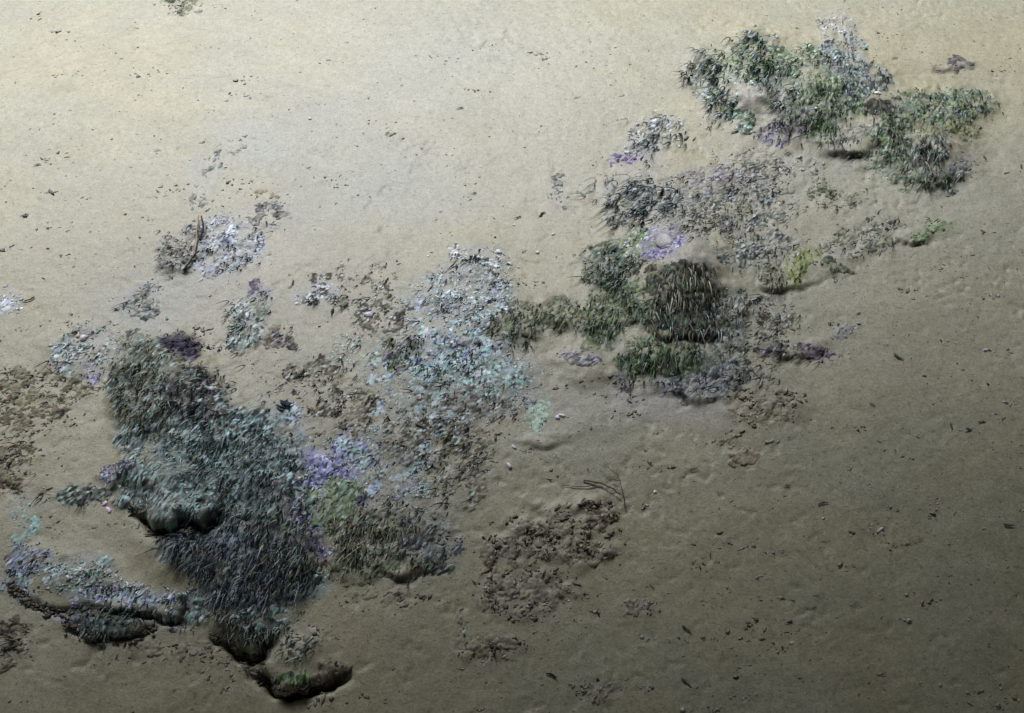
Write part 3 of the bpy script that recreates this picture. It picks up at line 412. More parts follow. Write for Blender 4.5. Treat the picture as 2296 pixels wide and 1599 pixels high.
# ------------------------------------------------------------------ materials
def new_mat(name, rough, spec, detail=None):
    m = bpy.data.materials.new(name); m.use_nodes = True
    t = m.node_tree; p = t.nodes['Principled BSDF']
    at = t.nodes.new('ShaderNodeAttribute'); at.attribute_name = 'Col'
    p.inputs['Roughness'].default_value = rough; p.inputs['Specular IOR Level'].default_value = spec
    return m, t, p, at
def mixmul(t, a, fac_out, lo, hi):
    mr = t.nodes.new('ShaderNodeMapRange'); mr.inputs[1].default_value = 0.25; mr.inputs[2].default_value = 0.75
    mr.inputs[3].default_value = lo; mr.inputs[4].default_value = hi
    t.links.new(fac_out, mr.inputs[0])
    v = t.nodes.new('ShaderNodeVectorMath'); v.operation = 'SCALE'
    t.links.new(a, v.inputs[0]); t.links.new(mr.outputs[0], v.inputs['Scale'])
    return v.outputs[0]
def noise(t, coord, scale, detail=3, rough=0.6):
    n = t.nodes.new('ShaderNodeTexNoise'); n.inputs['Scale'].default_value = scale; n.inputs['Detail'].default_value = detail
    n.inputs['Roughness'].default_value = rough; t.links.new(coord, n.inputs['Vector']); return n
M_SILT, t, p, at = new_mat('wet_silt', 0.48, 0.55)
tc = t.nodes.new('ShaderNodeTexCoord'); ob = tc.outputs['Object']
o1 = mixmul(t, at.outputs['Color'], noise(t, ob, 230, 3, .75).outputs[0], 0.70, 1.28)
o1 = mixmul(t, o1, noise(t, ob, 105, 2, .6).outputs[0], 0.86, 1.13)
o2 = mixmul(t, o1, noise(t, ob, 40, 4, .7).outputs[0], 0.86, 1.13)
mp = t.nodes.new('ShaderNodeMapping'); mp.inputs['Scale'].default_value = (55, 120, 80); t.links.new(ob, mp.inputs[0])
ns = noise(t, mp.outputs[0], 1.0, 3, .6)
cr = t.nodes.new('ShaderNodeValToRGB'); cr.color_ramp.elements[0].position = 0.28; cr.color_ramp.elements[1].position = 0.40
cr.color_ramp.elements[0].color = (.55, .53, .48, 1); cr.color_ramp.elements[1].color = (1, 1, 1, 1)
t.links.new(ns.outputs[0], cr.inputs[0])
mm = t.nodes.new('ShaderNodeVectorMath'); mm.operation = 'MULTIPLY'; t.links.new(o2, mm.inputs[0]); t.links.new(cr.outputs[0], mm.inputs[1])
t.links.new(mm.outputs[0], p.inputs['Base Color'])
b1 = t.nodes.new('ShaderNodeBump'); b1.inputs['Strength'].default_value = 0.4; b1.inputs['Distance'].default_value = 0.004
t.links.new(noise(t, ob, 170, 4, .7).outputs[0], b1.inputs['Height'])
b2 = t.nodes.new('ShaderNodeBump'); b2.inputs['Strength'].default_value = 0.08; b2.inputs['Distance'].default_value = 0.008
t.links.new(noise(t, ob, 30, 4, .6).outputs[0], b2.inputs['Height']); t.links.new(b1.outputs[0], b2.inputs['Normal'])
t.links.new(b2.outputs[0], p.inputs['Normal'])
def simple(name, rough, spec, sc_=180, lo=.8, hi=1.2, trans=0.0):
    m, t, p, at = new_mat(name, rough, spec)
    tc = t.nodes.new('ShaderNodeTexCoord')
    n = noise(t, tc.outputs['Object'], sc_, 3, .6)
    t.links.new(mixmul(t, at.outputs['Color'], n.outputs[0], lo, hi), p.inputs['Base Color'])
    b = t.nodes.new('ShaderNodeBump'); b.inputs['Strength'].default_value = 0.3; b.inputs['Distance'].default_value = 0.002
    t.links.new(n.outputs[0], b.inputs['Height']); t.links.new(b.outputs[0], p.inputs['Normal'])
    if trans:
        tr = t.nodes.new('ShaderNodeBsdfTranslucent'); mx = t.nodes.new('ShaderNodeMixShader'); mx.inputs[0].default_value = trans
        t.links.new(p.inputs['Base Color'].links[0].from_socket, tr.inputs['Color'])
        t.links.new(p.outputs[0], mx.inputs[1]); t.links.new(tr.outputs[0], mx.inputs[2])
        t.links.new(mx.outputs[0], t.nodes['Material Output'].inputs['Surface'])
    return m
M_WEED = simple('wet_weed', 0.5, 0.4)
M_CRUST = simple('crust', 0.7, 0.3)
M_LITTER = simple('rotting_litter', 0.65, 0.3)
M_SHELL = simple('shell', 0.35, 0.5, 90, .9, 1.08)

# ------------------------------------------------------------------ mesh builders
def mesh_from(name, verts, faces, colors, mat, smooth=True):
    """faces: (n,k) int array; colors per vertex"""
    me = bpy.data.meshes.new(name)
    nf, kf = faces.shape
    me.vertices.add(len(verts)); me.vertices.foreach_set('co', np.ascontiguousarray(verts, dtype=np.float32).ravel())
    me.loops.add(nf * kf); me.loops.foreach_set('vertex_index', np.ascontiguousarray(faces, dtype=np.int32).ravel())
    me.polygons.add(nf); me.polygons.foreach_set('loop_start', np.arange(0, nf * kf, kf, dtype=np.int32))
    me.update(calc_edges=True)
    if smooth: me.polygons.foreach_set('use_smooth', np.ones(nf, bool))
    ca = me.attributes.new('Col', 'FLOAT_COLOR', 'POINT')
    c4 = np.ones((len(verts), 4), np.float32); c4[:, :3] = colors
    ca.data.foreach_set('color', c4.ravel())
    me.materials.append(mat)
    return me
def obj(name, me, parent=None, loc=(0, 0, 0)):
    o = bpy.data.objects.new(name, me); col.objects.link(o); o.location = loc
    if parent: o.parent = parent
    return o
def tag(o, label=None, cat=None, group=None, kind=None):
    if label: o['label'] = label
    if cat: o['category'] = cat
    if group: o['group'] = group
    if kind: o['kind'] = kind

nA, nB = H.shape
idx = np.arange(nA * nB).reshape(nA, nB)
fc = np.stack([idx[:-1, :-1], idx[1:, :-1], idx[1:, 1:], idx[:-1, 1:]], -1).reshape(-1, 4)
ground = obj('ground', mesh_from('ground', P.reshape(-1, 3), fc, base.reshape(-1, 3), M_SILT))
tag(ground, 'pale silty sand slope darkening towards the lower right', kind='structure')

# where the slope shows through each survey cell (nearest surface wins)
CELL = 4.0; OX, OY = -400, -300
nu, nv = int((PW + 800) / CELL), int((PH + 600) / CELL)
lut = np.full((nu, nv), -1, int)
ok = inview.ravel()
ci = ((U.ravel()[ok] - OX) / CELL).astype(int); cj = ((V.ravel()[ok] - OY) / CELL).astype(int)
fi = np.nonzero(ok)[0]; zz = Z.ravel()[ok]
g = (ci >= 0) & (ci < nu) & (cj >= 0) & (cj < nv)
ci, cj, fi, zz = ci[g], cj[g], fi[g], zz[g]
o = np.argsort(-zz); lut[ci[o], cj[o]] = fi[o]
for _ in range(12):
    hole = lut < 0
    if not hole.any(): break
    for ax, s in ((0, 1), (0, -1), (1, 1), (1, -1)):
        sh = np.roll(lut, s, ax); f = (lut < 0) & (sh >= 0); lut[f] = sh[f]
def ground_at(u, v, r=None, jitter=True):
    """survey pixel -> point and normal on the slope"""
    u = np.atleast_1d(np.asarray(u, float)); v = np.atleast_1d(np.asarray(v, float))
    i = np.clip(((u - OX) / CELL).astype(int), 0, nu - 1); j = np.clip(((v - OY) / CELL).astype(int), 0, nv - 1)
    k = np.maximum(lut[i, j], 0)
    a, b = np.divmod(k, nB)
    ja = (r.random(len(k)) if jitter and r is not None else np.zeros(len(k))); jb = (r.random(len(k)) if jitter and r is not None else np.zeros(len(k)))
    a1 = np.minimum(a + 1, nA - 1); b1 = np.minimum(b + 1, nB - 1)
    p = (P[a, b] * ((1 - ja) * (1 - jb))[:, None] + P[a1, b] * (ja * (1 - jb))[:, None] + P[a, b1] * ((1 - ja) * jb)[:, None] + P[a1, b1] * (ja * jb)[:, None])
    return p, N[a, b]
def pick(pal, n, r, drop=0):
    c = np.array(PAL[pal])[drop:]; return c[r.integers(0, len(c), n)] * (0.85 + 0.3 * r.random((n, 1)))
def norm(v): return v / (np.linalg.norm(v, axis=-1, keepdims=True) + 1e-9)
def imgdir(deg):
    a = np.radians(deg); return np.stack([np.cos(a), np.sin(a), np.zeros_like(a)], -1)

K = 5
def strands(p, n, L, wd, deg, lift, cols, r):
    """curved tapering three sided blades: verts (N,K*3,3), colours"""
    m = len(p)
    d = imgdir(deg + r.normal(0, 19, m))
    d = norm(d - n * (d * n).sum(-1, keepdims=True) * 0.7)
    upv = np.array([0, 0, 1.0])
    g0 = norm(d * 0.35 + n * lift * r.uniform(.6, 1.4, (m, 1)) + upv * lift * 0.3 + r.normal(0, .10, (m, 3)))
    g1 = norm(d * 1.0 - upv * (0.15 + 0.35 * min(lift, 1)) * r.uniform(.2, 1.2, (m, 1)) + n * 0.12 + r.normal(0, .14, (m, 3)))
    if lift > 1.15:                                   # strands that hang from a lip
        d = imgdir(deg + r.normal(0, 7, m))
        g0 = norm(d * .9 + n * .35 + upv * .1); g1 = norm(d * .55 - upv * 1.0 + r.normal(0, .09, (m, 3)))
    P1 = p + g0 * (L * 0.42)[:, None]; P2 = P1 + g1 * (L * 0.66)[:, None]
    p0 = p - n * 0.003
    tt = np.linspace(0, 1, K)
    vs_, cs_ = [], []
    side = norm(np.cross(g1, n) + 1e-6); nn = norm(np.cross(side, g1))
    for t in tt:
        c = p0 * (1 - t) ** 2 + P1 * 2 * t * (1 - t) + P2 * t * t
        w_ = (wd * 0.5 * (1 - 0.9 * t ** 1.8) * (0.75 + 0.25 * min(1, t * 5)))[:, None]
        for q in range(3):
            aq = q * 2.094 + 0.5
            vs_.append(c + (side * math.cos(aq) + nn * math.sin(aq) * 0.55) * w_)
            cs_.append(cols * (0.85 + 0.3 * t))
    v = np.stack(vs_, 1); c = np.stack(cs_, 1)
    return v, c
SF = np.array([(k * 3 + q, k * 3 + (q + 1) % 3, (k + 1) * 3 + (q + 1) % 3, (k + 1) * 3 + q) for k in range(K - 1) for q in range(3)])
def flakes(p, n, size, th, deg, lift, cols, r, nr=6):
    m = len(p)
    d = imgdir(deg + r.normal(0, 35, m))
    nn = norm(n + r.normal(0, 0.05 + 0.30 * lift, (m, 3)))
    a1 = norm(d - nn * (d * nn).sum(-1, keepdims=True)); a2 = np.cross(nn, a1)
    rad = size * np.exp(np.clip(r.normal(-.12, .55, m), -1.2, .75)) * 0.5
    el = 1 + 1.6 * r.random(m) ** 2
    c0 = p + n * (th * 0.6 + rad * 0.22 * lift)[:, None]
    vs_, cs_ = [], []
    bend = r.uniform(-.35, .15, (m, 1))
    for q in range(nr):
        a = q * 2 * np.pi / nr + r.uniform(-.45, .45, m)
        rr = rad * r.uniform(.35, 1.55, m)
        x = np.cos(a) * rr * el; y = np.sin(a) * rr / np.sqrt(el)
        vs_.append(c0 + a1 * x[:, None] + a2 * y[:, None] + nn * (bend * (x ** 2 / (rad + 1e-6))[:, None] * .5)); cs_.append(cols * r.uniform(.75, 1.2, (m, 1)))
    vs_.append(c0 + nn * (th * r.uniform(.4, 1.0, m))[:, None]); cs_.append(cols * 1.08)
    vs_.append(c0 - nn * (th * .5)); cs_.append(cols * .8)
    return np.stack(vs_, 1), np.stack(cs_, 1)
FF = np.array([f for q in range(6) for f in ((q, (q + 1) % 6, 6), ((q + 1) % 6, q, 7))])
def merge(vs_, cs_, F):
    v = np.concatenate(vs_); c = np.concatenate(cs_); m, k = v.shape[:2]
    f = (F[None] + (np.arange(m) * k)[:, None, None]).reshape(-1, F.shape[1])
    return v.reshape(-1, 3), f, c.reshape(-1, 3)

def scatter(ells, dens, r):
    us, vs2 = [], []
    for e in ells:
        m = r.poisson(dens * math.pi * e[2] * e[3] / 1000)
        if m == 0: m = 1
        rr = np.sqrt(r.random(m)) * (1 + 0.16 * r.normal(size=m)); an = r.random(m) * 2 * np.pi
        rr = np.where(r.random(m) < .28, rr * r.uniform(1, 1.45, m), rr)
        us.append(e[0] + rr * np.cos(an) * e[2]); vs2.append(e[1] + rr * np.sin(an) * e[3])
    u = np.concatenate(us); v = np.concatenate(vs2)
    return u + 34 * fbm(u / 50, v / 50, 5, 3), v + 28 * fbm(u / 50 + 33, v / 50, 6, 3)
def patchy(u, v, r, cut):
    """natural gaps: keep more where a noise field is high"""
    f = fbm(u / 22.0, v / 18.0, 2, 3)
    return r.random(len(u)) < np.clip(0.60 + cut * f, 0.03, 1)

DEN = 1.75
def hsh(i, j, s): return _tab[s % 8][(i * 7 + j * 131 + 17 * s) & 255, (j * 11 + i * 57 + 5 * s) & 255]
def cells(x, y, s=0):
    """jittered cells: id pair and distance to the nearest seed"""
    xi = np.floor(x).astype(int); yi = np.floor(y).astype(int)
    bd = np.full(x.shape, 9.0); bi = xi.copy(); bj = yi.copy()
    for a in (-1, 0, 1):
        for b in (-1, 0, 1):
            ci = xi + a; cj = yi + b
            d = np.hypot(ci + hsh(ci, cj, s) - x, cj + hsh(ci, cj, s + 3) - y)
            m = d < bd; bd = np.where(m, d, bd); bi = np.where(m, ci, bi); bj = np.where(m, cj, bj)
    return bi, bj, bd
def lerp_grid(G, ii, jj):
    i = np.clip(np.floor(ii).astype(int), 0, nA - 2); j = np.clip(np.floor(jj).astype(int), 0, nB - 2)
    f = (ii - i)[..., None]; g_ = (jj - j)[..., None]
    return G[i, j] * (1 - f) * (1 - g_) + G[i + 1, j] * f * (1 - g_) + G[i, j + 1] * (1 - f) * g_ + G[i + 1, j + 1] * f * g_
def mat_sheet(c, root, loc, seed):
    """the matted crust of a clump: a ragged, lumpy, silt dusted sheet lying on the slope"""
    lo = min(e[0] - e[2] for e in c['ells']) - 50, min(e[1] - e[3] for e in c['ells']) - 50
    hi = max(e[0] + e[2] for e in c['ells']) + 50, max(e[1] + e[3] for e in c['ells']) + 50
    w_ = np.argwhere(inview & (U > lo[0]) & (U < hi[0]) & (V > lo[1]) & (V < hi[1]))
    if len(w_) < 9: return
    i0, j0 = w_.min(0); i1, j1 = w_.max(0)
    ii, jj = np.meshgrid(np.linspace(i0, i1, 2 * (i1 - i0) + 1), np.linspace(j0, j1, 2 * (j1 - j0) + 1), indexing='ij')
    p = lerp_grid(P, ii, jj); n = lerp_grid(N, ii, jj); gc = lerp_grid(base, ii, jj)
    x, y = p[..., 0], p[..., 1]
    u, v, _ = project(p)
    f1 = fbm(x * 14, y * 14, 6, 3); f2 = fbm(x * 14 + 9, y * 14, 7, 3); f3 = fbm(x * 30 + seed, y * 30, 2, 4, .8)
    m = ell_mask(c['ells'], u + 40 * f1, v + 32 * f2, .6) * (1 + 1.6 * f3)
    litter = c['cat'] == 'litter'; lich = c['cat'] == 'lichen'
    cov = (c['mat'][1] if c['mat'] else .3)
    cut = .92 - .85 * cov
    e = sstep(cut, cut + .75, m)
    keep = m > cut
    q = keep[:-1, :-1] & keep[1:, :-1] & keep[1:, 1:] & keep[:-1, 1:]
    if not q.any(): return
    deg = R(c['b'][0][3] if c['b'] and not lich else (c['f'][0][3] if c['f'] else 230))
    dx, dy = math.cos(deg), math.sin(deg)
    la, lc = ((.0075, .0055) if litter else (.0085, .006) if lich else ((.014, .0046) if cov > .55 else (.0095, .0052)))
    xa = (x * dx + y * dy) / la + .9 * f1; ya = (-x * dy + y * dx) / lc + .9 * f2
    ci, cj, d = cells(xa, ya, seed % 5)
    cols, wts = [], []
    for sp in c['f'] + c['b']:
        for k_, cc in enumerate(PAL[sp[4]]): cols.append(cc); wts.append(sp[0] * ((.5 if lich else 1.5) if k_ == 0 else 1) / len(PAL[sp[4]]))
    if 'black face' in c['label'] or 'gap' in c['label']: cols = list(PAL['ink']) * 2 + list(PAL['green'][:4]) + list(PAL['brown'][:3]) + list(PAL['olive'][:3]); wts = [1] * len(cols)  # ink cells put recess shade into the sheet colour
    if litter:
        for cc in PAL['sand'] + PAL['dust']: cols.append(cc); wts.append(sum(wts) * .09)
    cols = np.array(cols); cw = np.cumsum(wts) / np.sum(wts)
    k = np.searchsorted(cw, np.clip(hsh(ci, cj, 1), 0, .9999)); k = np.minimum(k, len(cols) - 1)
    cm = cols[k] * (.8 + .4 * hsh(ci, cj, 4))[..., None]
    ds = np.clip(.34 + .9 * fbm(x * 22 + 5, y * 22, 5, 3) + .5 * (hsh(ci, cj, 2) - .5) + .70 * (1 - e) - .25 * max(0, cov - .6) + (.20 if litter else 0) - (.28 if 'black face' in c['label'] or 'gap' in c['label'] else 0), 0.04, .96)[..., None]
    cm = cm * (1 - ds) + gc * ds
    amp = (.0024 if litter else .0008 if lich else .0024)
    rel = amp * (hsh(ci, cj, 6) * .9 + .5 * np.clip(1 - d * d, 0, 1)) * (.4 + .6 * e)
    pp = p + n * (-.0010 + e * (.0012 if lich else .0016) + e * rel)[..., None]
    used = np.zeros(keep.shape, bool); used[:-1, :-1] |= q; used[1:, :-1] |= q; used[1:, 1:] |= q; used[:-1, 1:] |= q
    idm = np.full(keep.shape, -1); idm[used] = np.arange(used.sum())
    qi, qj = np.nonzero(q)
    f = np.stack([idm[qi, qj], idm[qi + 1, qj], idm[qi + 1, qj + 1], idm[qi, qj + 1]], -1)
    nm = 'debris_mat' if litter else 'crust' if lich else 'mat'
    o = obj(nm, mesh_from(nm, pp[used] - loc, f, cm[used], M_LITTER if litter else M_CRUST), root); tag(o, kind='stuff')
def build_clump(c, seed):
    r = np.random.default_rng(1000 + seed)
    e0 = c['ells'][0]
    loc = ground_at(e0[0], e0[1])[0][0]
    root = bpy.data.objects.new(c['name'], None); col.objects.link(root); root.location = loc; root.empty_display_size = 0.03
    tag(root, c['label'], c['cat'], c['group'])
    litter = c['cat'] == 'litter'
    if 'hollow' not in c['label']: mat_sheet(c, root, loc, seed)
    for kind, specs, F, nind, pname, sname in (('b', c['b'], SF, c['nb'], 'blade', 'blade_mass'), ('f', c['f'], FF, c['nf'], 'leaf_scrap' if litter else 'flake', 'scrap_mass' if litter else 'flake_mass')):
        V_, C_ = [], []
        for (dens, size, wd, deg, pal, lift) in specs:
            u, v = scatter(c['ells'], dens * DEN * (0.42 if kind == 'b' else (0.62 if litter else 0.85)), r)
            kp = patchy(u, v, r, 1.0 if c['nb'] >= 24 else 2.1); u, v = u[kp], v[kp]
            if len(u) == 0: continue
            p, n = ground_at(u, v, r)
            cols = pick(pal, len(u), r, 1 if kind == 'f' and pal in ('pale', 'cyan', 'blue', 'mint', 'moss', 'teal', 'grey', 'green') else 0)
            if kind == 'f':
                und = np.array(c['mat'][0]) if c['mat'] else np.array([.33, .31, .24])
                cols = cols + (np.maximum(und, .10) - cols) * r.uniform(.05, .5, (len(u), 1))
            if kind == 'b':
                L = size * (0.00092 if lift > 1.15 or e0[0] > 1350 else .00068) * np.exp(np.clip(r.normal(-.1, .45, len(u)), -1.1, .75))
                a, b = strands(p, n, L, wd * 0.0014 * r.uniform(.5, 1.2, len(u)), deg, lift if lift > 1.15 else lift * .6, cols, r)
            else:
                a, b = flakes(p, n, size * (0.00062 if litter else 0.00060), wd * (0.00036 if litter else .0002), deg, lift * (.35 if litter else .08), cols, r)
            V_.append(a - loc); C_.append(b)
        if not V_: continue
        v = np.concatenate(V_); cc = np.concatenate(C_)
        o = r.permutation(len(v)); v, cc = v[o], cc[o]
        # the largest ones are pieces of their own
        ext = np.linalg.norm(v.max(1) - v.min(1), axis=-1)
        o = np.argsort(-ext); v, cc = v[o], cc[o]
        ni = min(nind, max(0, len(v) - 6)) if len(v) > 10 else len(v)
        m_ = M_LITTER if litter else (M_WEED if kind == 'b' else M_CRUST)
        for q in range(ni):
            ctr = v[q].mean(0)
            obj(pname, mesh_from(pname, v[q] - ctr, F, cc[q], m_, kind == 'b'), root, ctr)
        if len(v) > ni:
            vv, f, c3 = merge([v[ni:]], [cc[ni:]], F)
            s = obj(sname, mesh_from(sname, vv, f, c3, m_), root); tag(s, kind='stuff')
    return root
for i, c in enumerate(CL): build_clump(c, i)

# ------------------------------------------------------------------ single things
def tube(name, pts, rads, colr, mat, parent=None, sides=6, loc=None):
    pts = np.array(pts, float); n = len(pts); loc = pts[0] if loc is None else loc
    tg = norm(np.gradient(pts, axis=0)); a = norm(np.cross(tg, np.array([.3, .2, 1.0]))); b = np.cross(tg, a)
    v = np.stack([pts + (a * math.cos(q * 2 * math.pi / sides) + b * math.sin(q * 2 * math.pi / sides)) * np.array(rads)[:, None] for q in range(sides)], 1).reshape(-1, 3)
    f = np.array([(k * sides + q, k * sides + (q + 1) % sides, (k + 1) * sides + (q + 1) % sides, (k + 1) * sides + q) for k in range(n - 1) for q in range(sides)])
    c = np.tile(np.array(colr), (len(v), 1)) * (0.8 + 0.4 * rng.random((len(v), 1)))
    return obj(name, mesh_from(name, v - (loc if parent is None else np.array(loc)), f, c, mat), parent, tuple(loc) if parent is None else (0, 0, 0))
def spline(pp, n=14):
    pp = np.array(pp, float); t = np.linspace(0, len(pp) - 1, n)
    i = np.clip(t.astype(int), 0, len(pp) - 2); f = (t - i)[:, None]
    p0 = pp[np.maximum(i - 1, 0)]; p1 = pp[i]; p2 = pp[i + 1]; p3 = pp[np.minimum(i + 2, len(pp) - 1)]
    return 0.5 * (2 * p1 + (p2 - p0) * f + (2 * p0 - 5 * p1 + 4 * p2 - p3) * f ** 2 + (3 * p1 - p0 - 3 * p2 + p3) * f ** 3)
def ground_path(px, lift=0.004, n=14):
    pts = spline(px, n); p, nn = ground_at(pts[:, 0], pts[:, 1])
    for _ in range(2): p[1:-1] = (p[:-2] + 2 * p[1:-1] + p[2:]) / 4
    lf = np.full(n, lift) if np.isscalar(lift) else np.interp(np.linspace(0, 1, n), np.linspace(0, 1, len(lift)), lift)
    return p + nn * lf[:, None]

# dead stem with side shoots beside the litter heap
pts = ground_path([(1402,1140),(1393,1105),(1382,1075),(1362,1055),(1340,1045)], [.006,.02,.028,.022,.01], 18)
st = bpy.data.objects.new('dead_stem', None); col.objects.link(st); st.location = pts[0]
tag(st, 'thin dead stem arching above the brown litter heap, side shoot to the left', 'stem')
def part_tube(name, pts, r0, r1, colr, parent): return tube(name, pts, np.linspace(r0, r1, len(pts)), colr, M_LITTER, parent, 6, np.array(parent.location))
part_tube('stalk', pts, .0020, .0007, (.15,.14,.10), st)
part_tube('shoot', ground_path([(1390,1110),(1365,1095),(1335,1083),(1310,1076)], [.014,.012,.008,.004]), .0018, .0022, (.10,.065,.04), st)
part_tube('shoot', ground_path([(1345,1086),(1310,1095),(1280,1092),(1258,1088)], [.008,.005,.004,.003]), .0014, .0009, (.09,.065,.04), st)
part_tube('twiglet', ground_path([(1386,1082),(1370,1078),(1352,1088)], .012), .0014, .0008, (.12,.11,.08), st)
# upright brown stem in the upper left patch
pts = ground_path([(436,586),(440,545),(444,510),(446,488)], [.003,.008,.012,.014], 12)
st = bpy.data.objects.new('broken_stem', None); col.objects.link(st); st.location = pts[0]
tag(st, 'tan broken stem standing up out of the blue white patch', 'stem')
part_tube('stalk', pts, .0040, .0022, (.34,.28,.19), st)
part_tube('dark_strip', ground_path([(448,540),(456,515),(452,492)], [.008,.014,.018], 10), .0036, .0024, (.030,.022,.016), st)  # dark strip along the stem
part_tube('dark_strip', ground_path([(410,605),(428,585),(444,565)], [.005,.008,.010], 10), .0036, .0024, (.025,.026,.022), st)

def scrap(name, label, cat, u, v, deg, L, wd, pal, lift=.25, group=None, mat=None, curl=0.35):
    """one blade or leaf scrap lying on the sand: curled tapering leaf with a keel"""
    r = np.random.default_rng(int(u * 7 + v * 13))
    p, n = ground_at(u, v); p, n = p[0], n[0]
    d = imgdir(np.array([float(deg)]))[0]; d = d - n * (d @ n); d /= np.linalg.norm(d)
    s = np.cross(n, d); k = 7
    vs_, cs_ = [], []
    cb = np.array(PAL[pal][0 if pal in ('dark', 'night', 'purple', 'teal', 'green') else 1]) * r.uniform(1, 2.2)
    cb = cb + (np.array([.27, .265, .19]) - cb) * (r.uniform(.1, .5) if u > 1450 else 0)
    bend = r.uniform(-curl, curl)
    for i in range(k):
        t = i / (k - 1); ww = wd * (0.25 + 0.75 * math.sin(math.pi * min(1, t * .9 + .1))) * (1 - .55 * t)
        c = p + d * L * (t - .5) + s * bend * L * (t - .5) ** 2 * 2 + n * (0.003 + lift * L * math.sin(math.pi * t) * .35)
        for q, (x, z) in enumerate(((-.5, .12), (0, -.12), (.5, .12), (0, .16))):
            vs_.append(c + s * x * ww * r.uniform(.35, 1.5) + n * z * ww * .6); cs_.append(cb * r.uniform(.75, 1.35))
    f = [(i * 4 + q, i * 4 + (q + 1) % 4, (i + 1) * 4 + (q + 1) % 4, (i + 1) * 4 + q) for i in range(k - 1) for q in range(4)]
    o = obj(name, mesh_from(name, np.array(vs_) - p, np.array(f), np.array(cs_), mat or M_LITTER), None, tuple(p))
    tag(o, label, cat, group); return o
# blades standing singly on the open sand left of the centre field
SB = [
 (655,640,244,.050,.009,'dark','black blade standing left of the white and black flaky cluster'),
 (768,690,240,.058,.008,'dark','longest hooked black blade on the sand right of the flaky cluster'),
 (743,700,262,.045,.011,'dark','short thick black blade next to the longest hooked blade'),
 (866,628,248,.045,.009,'dark','club shaped black blade midway to the pale centre field'),
 (1008,603,222,.075,.008,'dark','long black diagonal twig at the upper left of the centre field'),
 (962,648,232,.060,.008,'dark','dark twig under the long diagonal twig'),
 (945,680,240,.055,.009,'dark','slanting black blade at the left edge of the centre field'),
 (865,702,238,.035,.008,'dark','short black blade left of the centre field'),
 (872,665,240,.030,.005,'brown','thin brown blade below the club shaped blade'),
 (668,842,222,.070,.014,'dark','thick black triangular scrap below the brown and slate scraps'),
 (795,850,236,.040,.008,'dark','black blade under the mint flakes'),
 (740,852,238,.035,.008,'dark','stubby black blade left of the one under the mint flakes'),
 (820,905,236,.065,.008,'dark','long black curved blade on the sand above the periwinkle lichen'),
 (712,900,240,.055,.009,'dark','curved black blade above right of the round dark clover'),
 (690,925,250,.030,.008,'dark','small black blade just right of the round dark clover'),
 (945,958,330,.055,.014,'brown','red brown and black curled scrap below the grey felt'),
 (1215,480,230,.050,.013,'green','green black scrap on sand between the two white specks'),
 (1160,488,205,.035,.009,'night','slate scrap on the sand left of the green black one'),
 (62,675,205,.060,.010,'dark','black twig sticking out of the white lichen at the left edge'),
 (1680,338,300,.02,.008,'night','slate scrap under the green and sky blue patch'),
 (2012,800,325,.050,.016,'dark','black V shaped scrap on the right sand'),
 (2262,1178,350,.050,.016,'purple','black scrap near the right picture edge'),
 (1845,1125,10,.045,.014,'teal','teal scrap on the dark sand right of centre'),
 (2130,958,280,.035,.013,'teal','teal green scrap at the upper right of the dark sand'),
 (2170,962,330,.025,.010,'dark','small dark scrap beside the teal green one'),
 (1540,1408,320,.045,.012,'purple','dark scrap right of the dull violet scraps'),
 (1238,1512,330,.045,.012,'purple','dark hooked scrap at the bottom centre'),
 (1536,1532,320,.060,.011,'night','grey smear of weed near the bottom right'),
 (2290,372,270,.030,.014,'teal','teal scrap cut by the right picture edge'),
 (2205,352,290,.030,.010,'dark','dark scrap right of the notch of the right hump'),
 (1830,150,200,.040,.008,'brown','thin brown twig above the dark upright spikes'),
 (2000,130,205,.050,.008,'brown','long thin dark twig on the pale sand top right'),
 (935,1270,30,.035,.009,'rust','rust red scrap by the black cracked edge'),
 (1920,700,200,.025,.009,'litter','small grey scrap above the slate blue scraps'),
 (1450,1010,10,.020,.008,'litter','small grey green crumb right of the litter heap stem'),
 (1555,1048,10,.030,.012,'green','dark green crumb pair on the sand left of the crumb cluster'),
 (1760,1090,190,.030,.010,'night','dark scrap left of the teal scrap'),
 (2080,1158,10,.020,.010,'dark','black crumb in the middle of the dark right sand'),
 (1588,1242,90,.022,.010,'dark','black crumb alone on the dark sand right of the litter heap'),
 (1770,1395,200,.03,.009,'litter','small dark crumb on the lower right sand'),
 (2215,1445,10,.020,.011,'dark','black crumb near the lower right corner'),
 (2060,1530,10,.018,.010,'dark','tiny black crumb at the bottom right edge'),
 (1960,905,330,.030,.009,'night','slate scrap on the right sand below the soft step'),
 (2060,1210,200,.03,.008,'litter','thin brown crumb on the dark right sand'),
 (350,338,195,.040,.010,'grey','grey scrap on the pale upper left sand'),
 (505,224,200,.022,.008,'grey','tiny green grey scrap high on the pale upper left sand'),
 (355,430,330,.026,.008,'rust','ochre scrap on the pale sand left of the dark speck trail'),
 (80,368,200,.04,.009,'grey','grey scraps on the pale sand near the left edge'),
 (1030,240,200,.040,.009,'green','green grey scrap on the pale sand top centre'),
 (1060,432,200,.03,.009,'rust','reddish scrap on the sand above the centre field'),
 (1290,218,200,.040,.008,'grey','grey scrap on the cream sand top centre'),
 (1395,212,200,.035,.008,'grey','grey scrap on the cream sand left of the right cluster'),
 (1895,560,330,.0,.0,'dark',''),
]
for (u, v, dg, L, wd, pal, lab) in SB:
    if L: scrap('weed_scrap', lab, 'scrap', u, v, dg, L * .72, wd * (.6 if u > 1450 else .7), pal, .06)
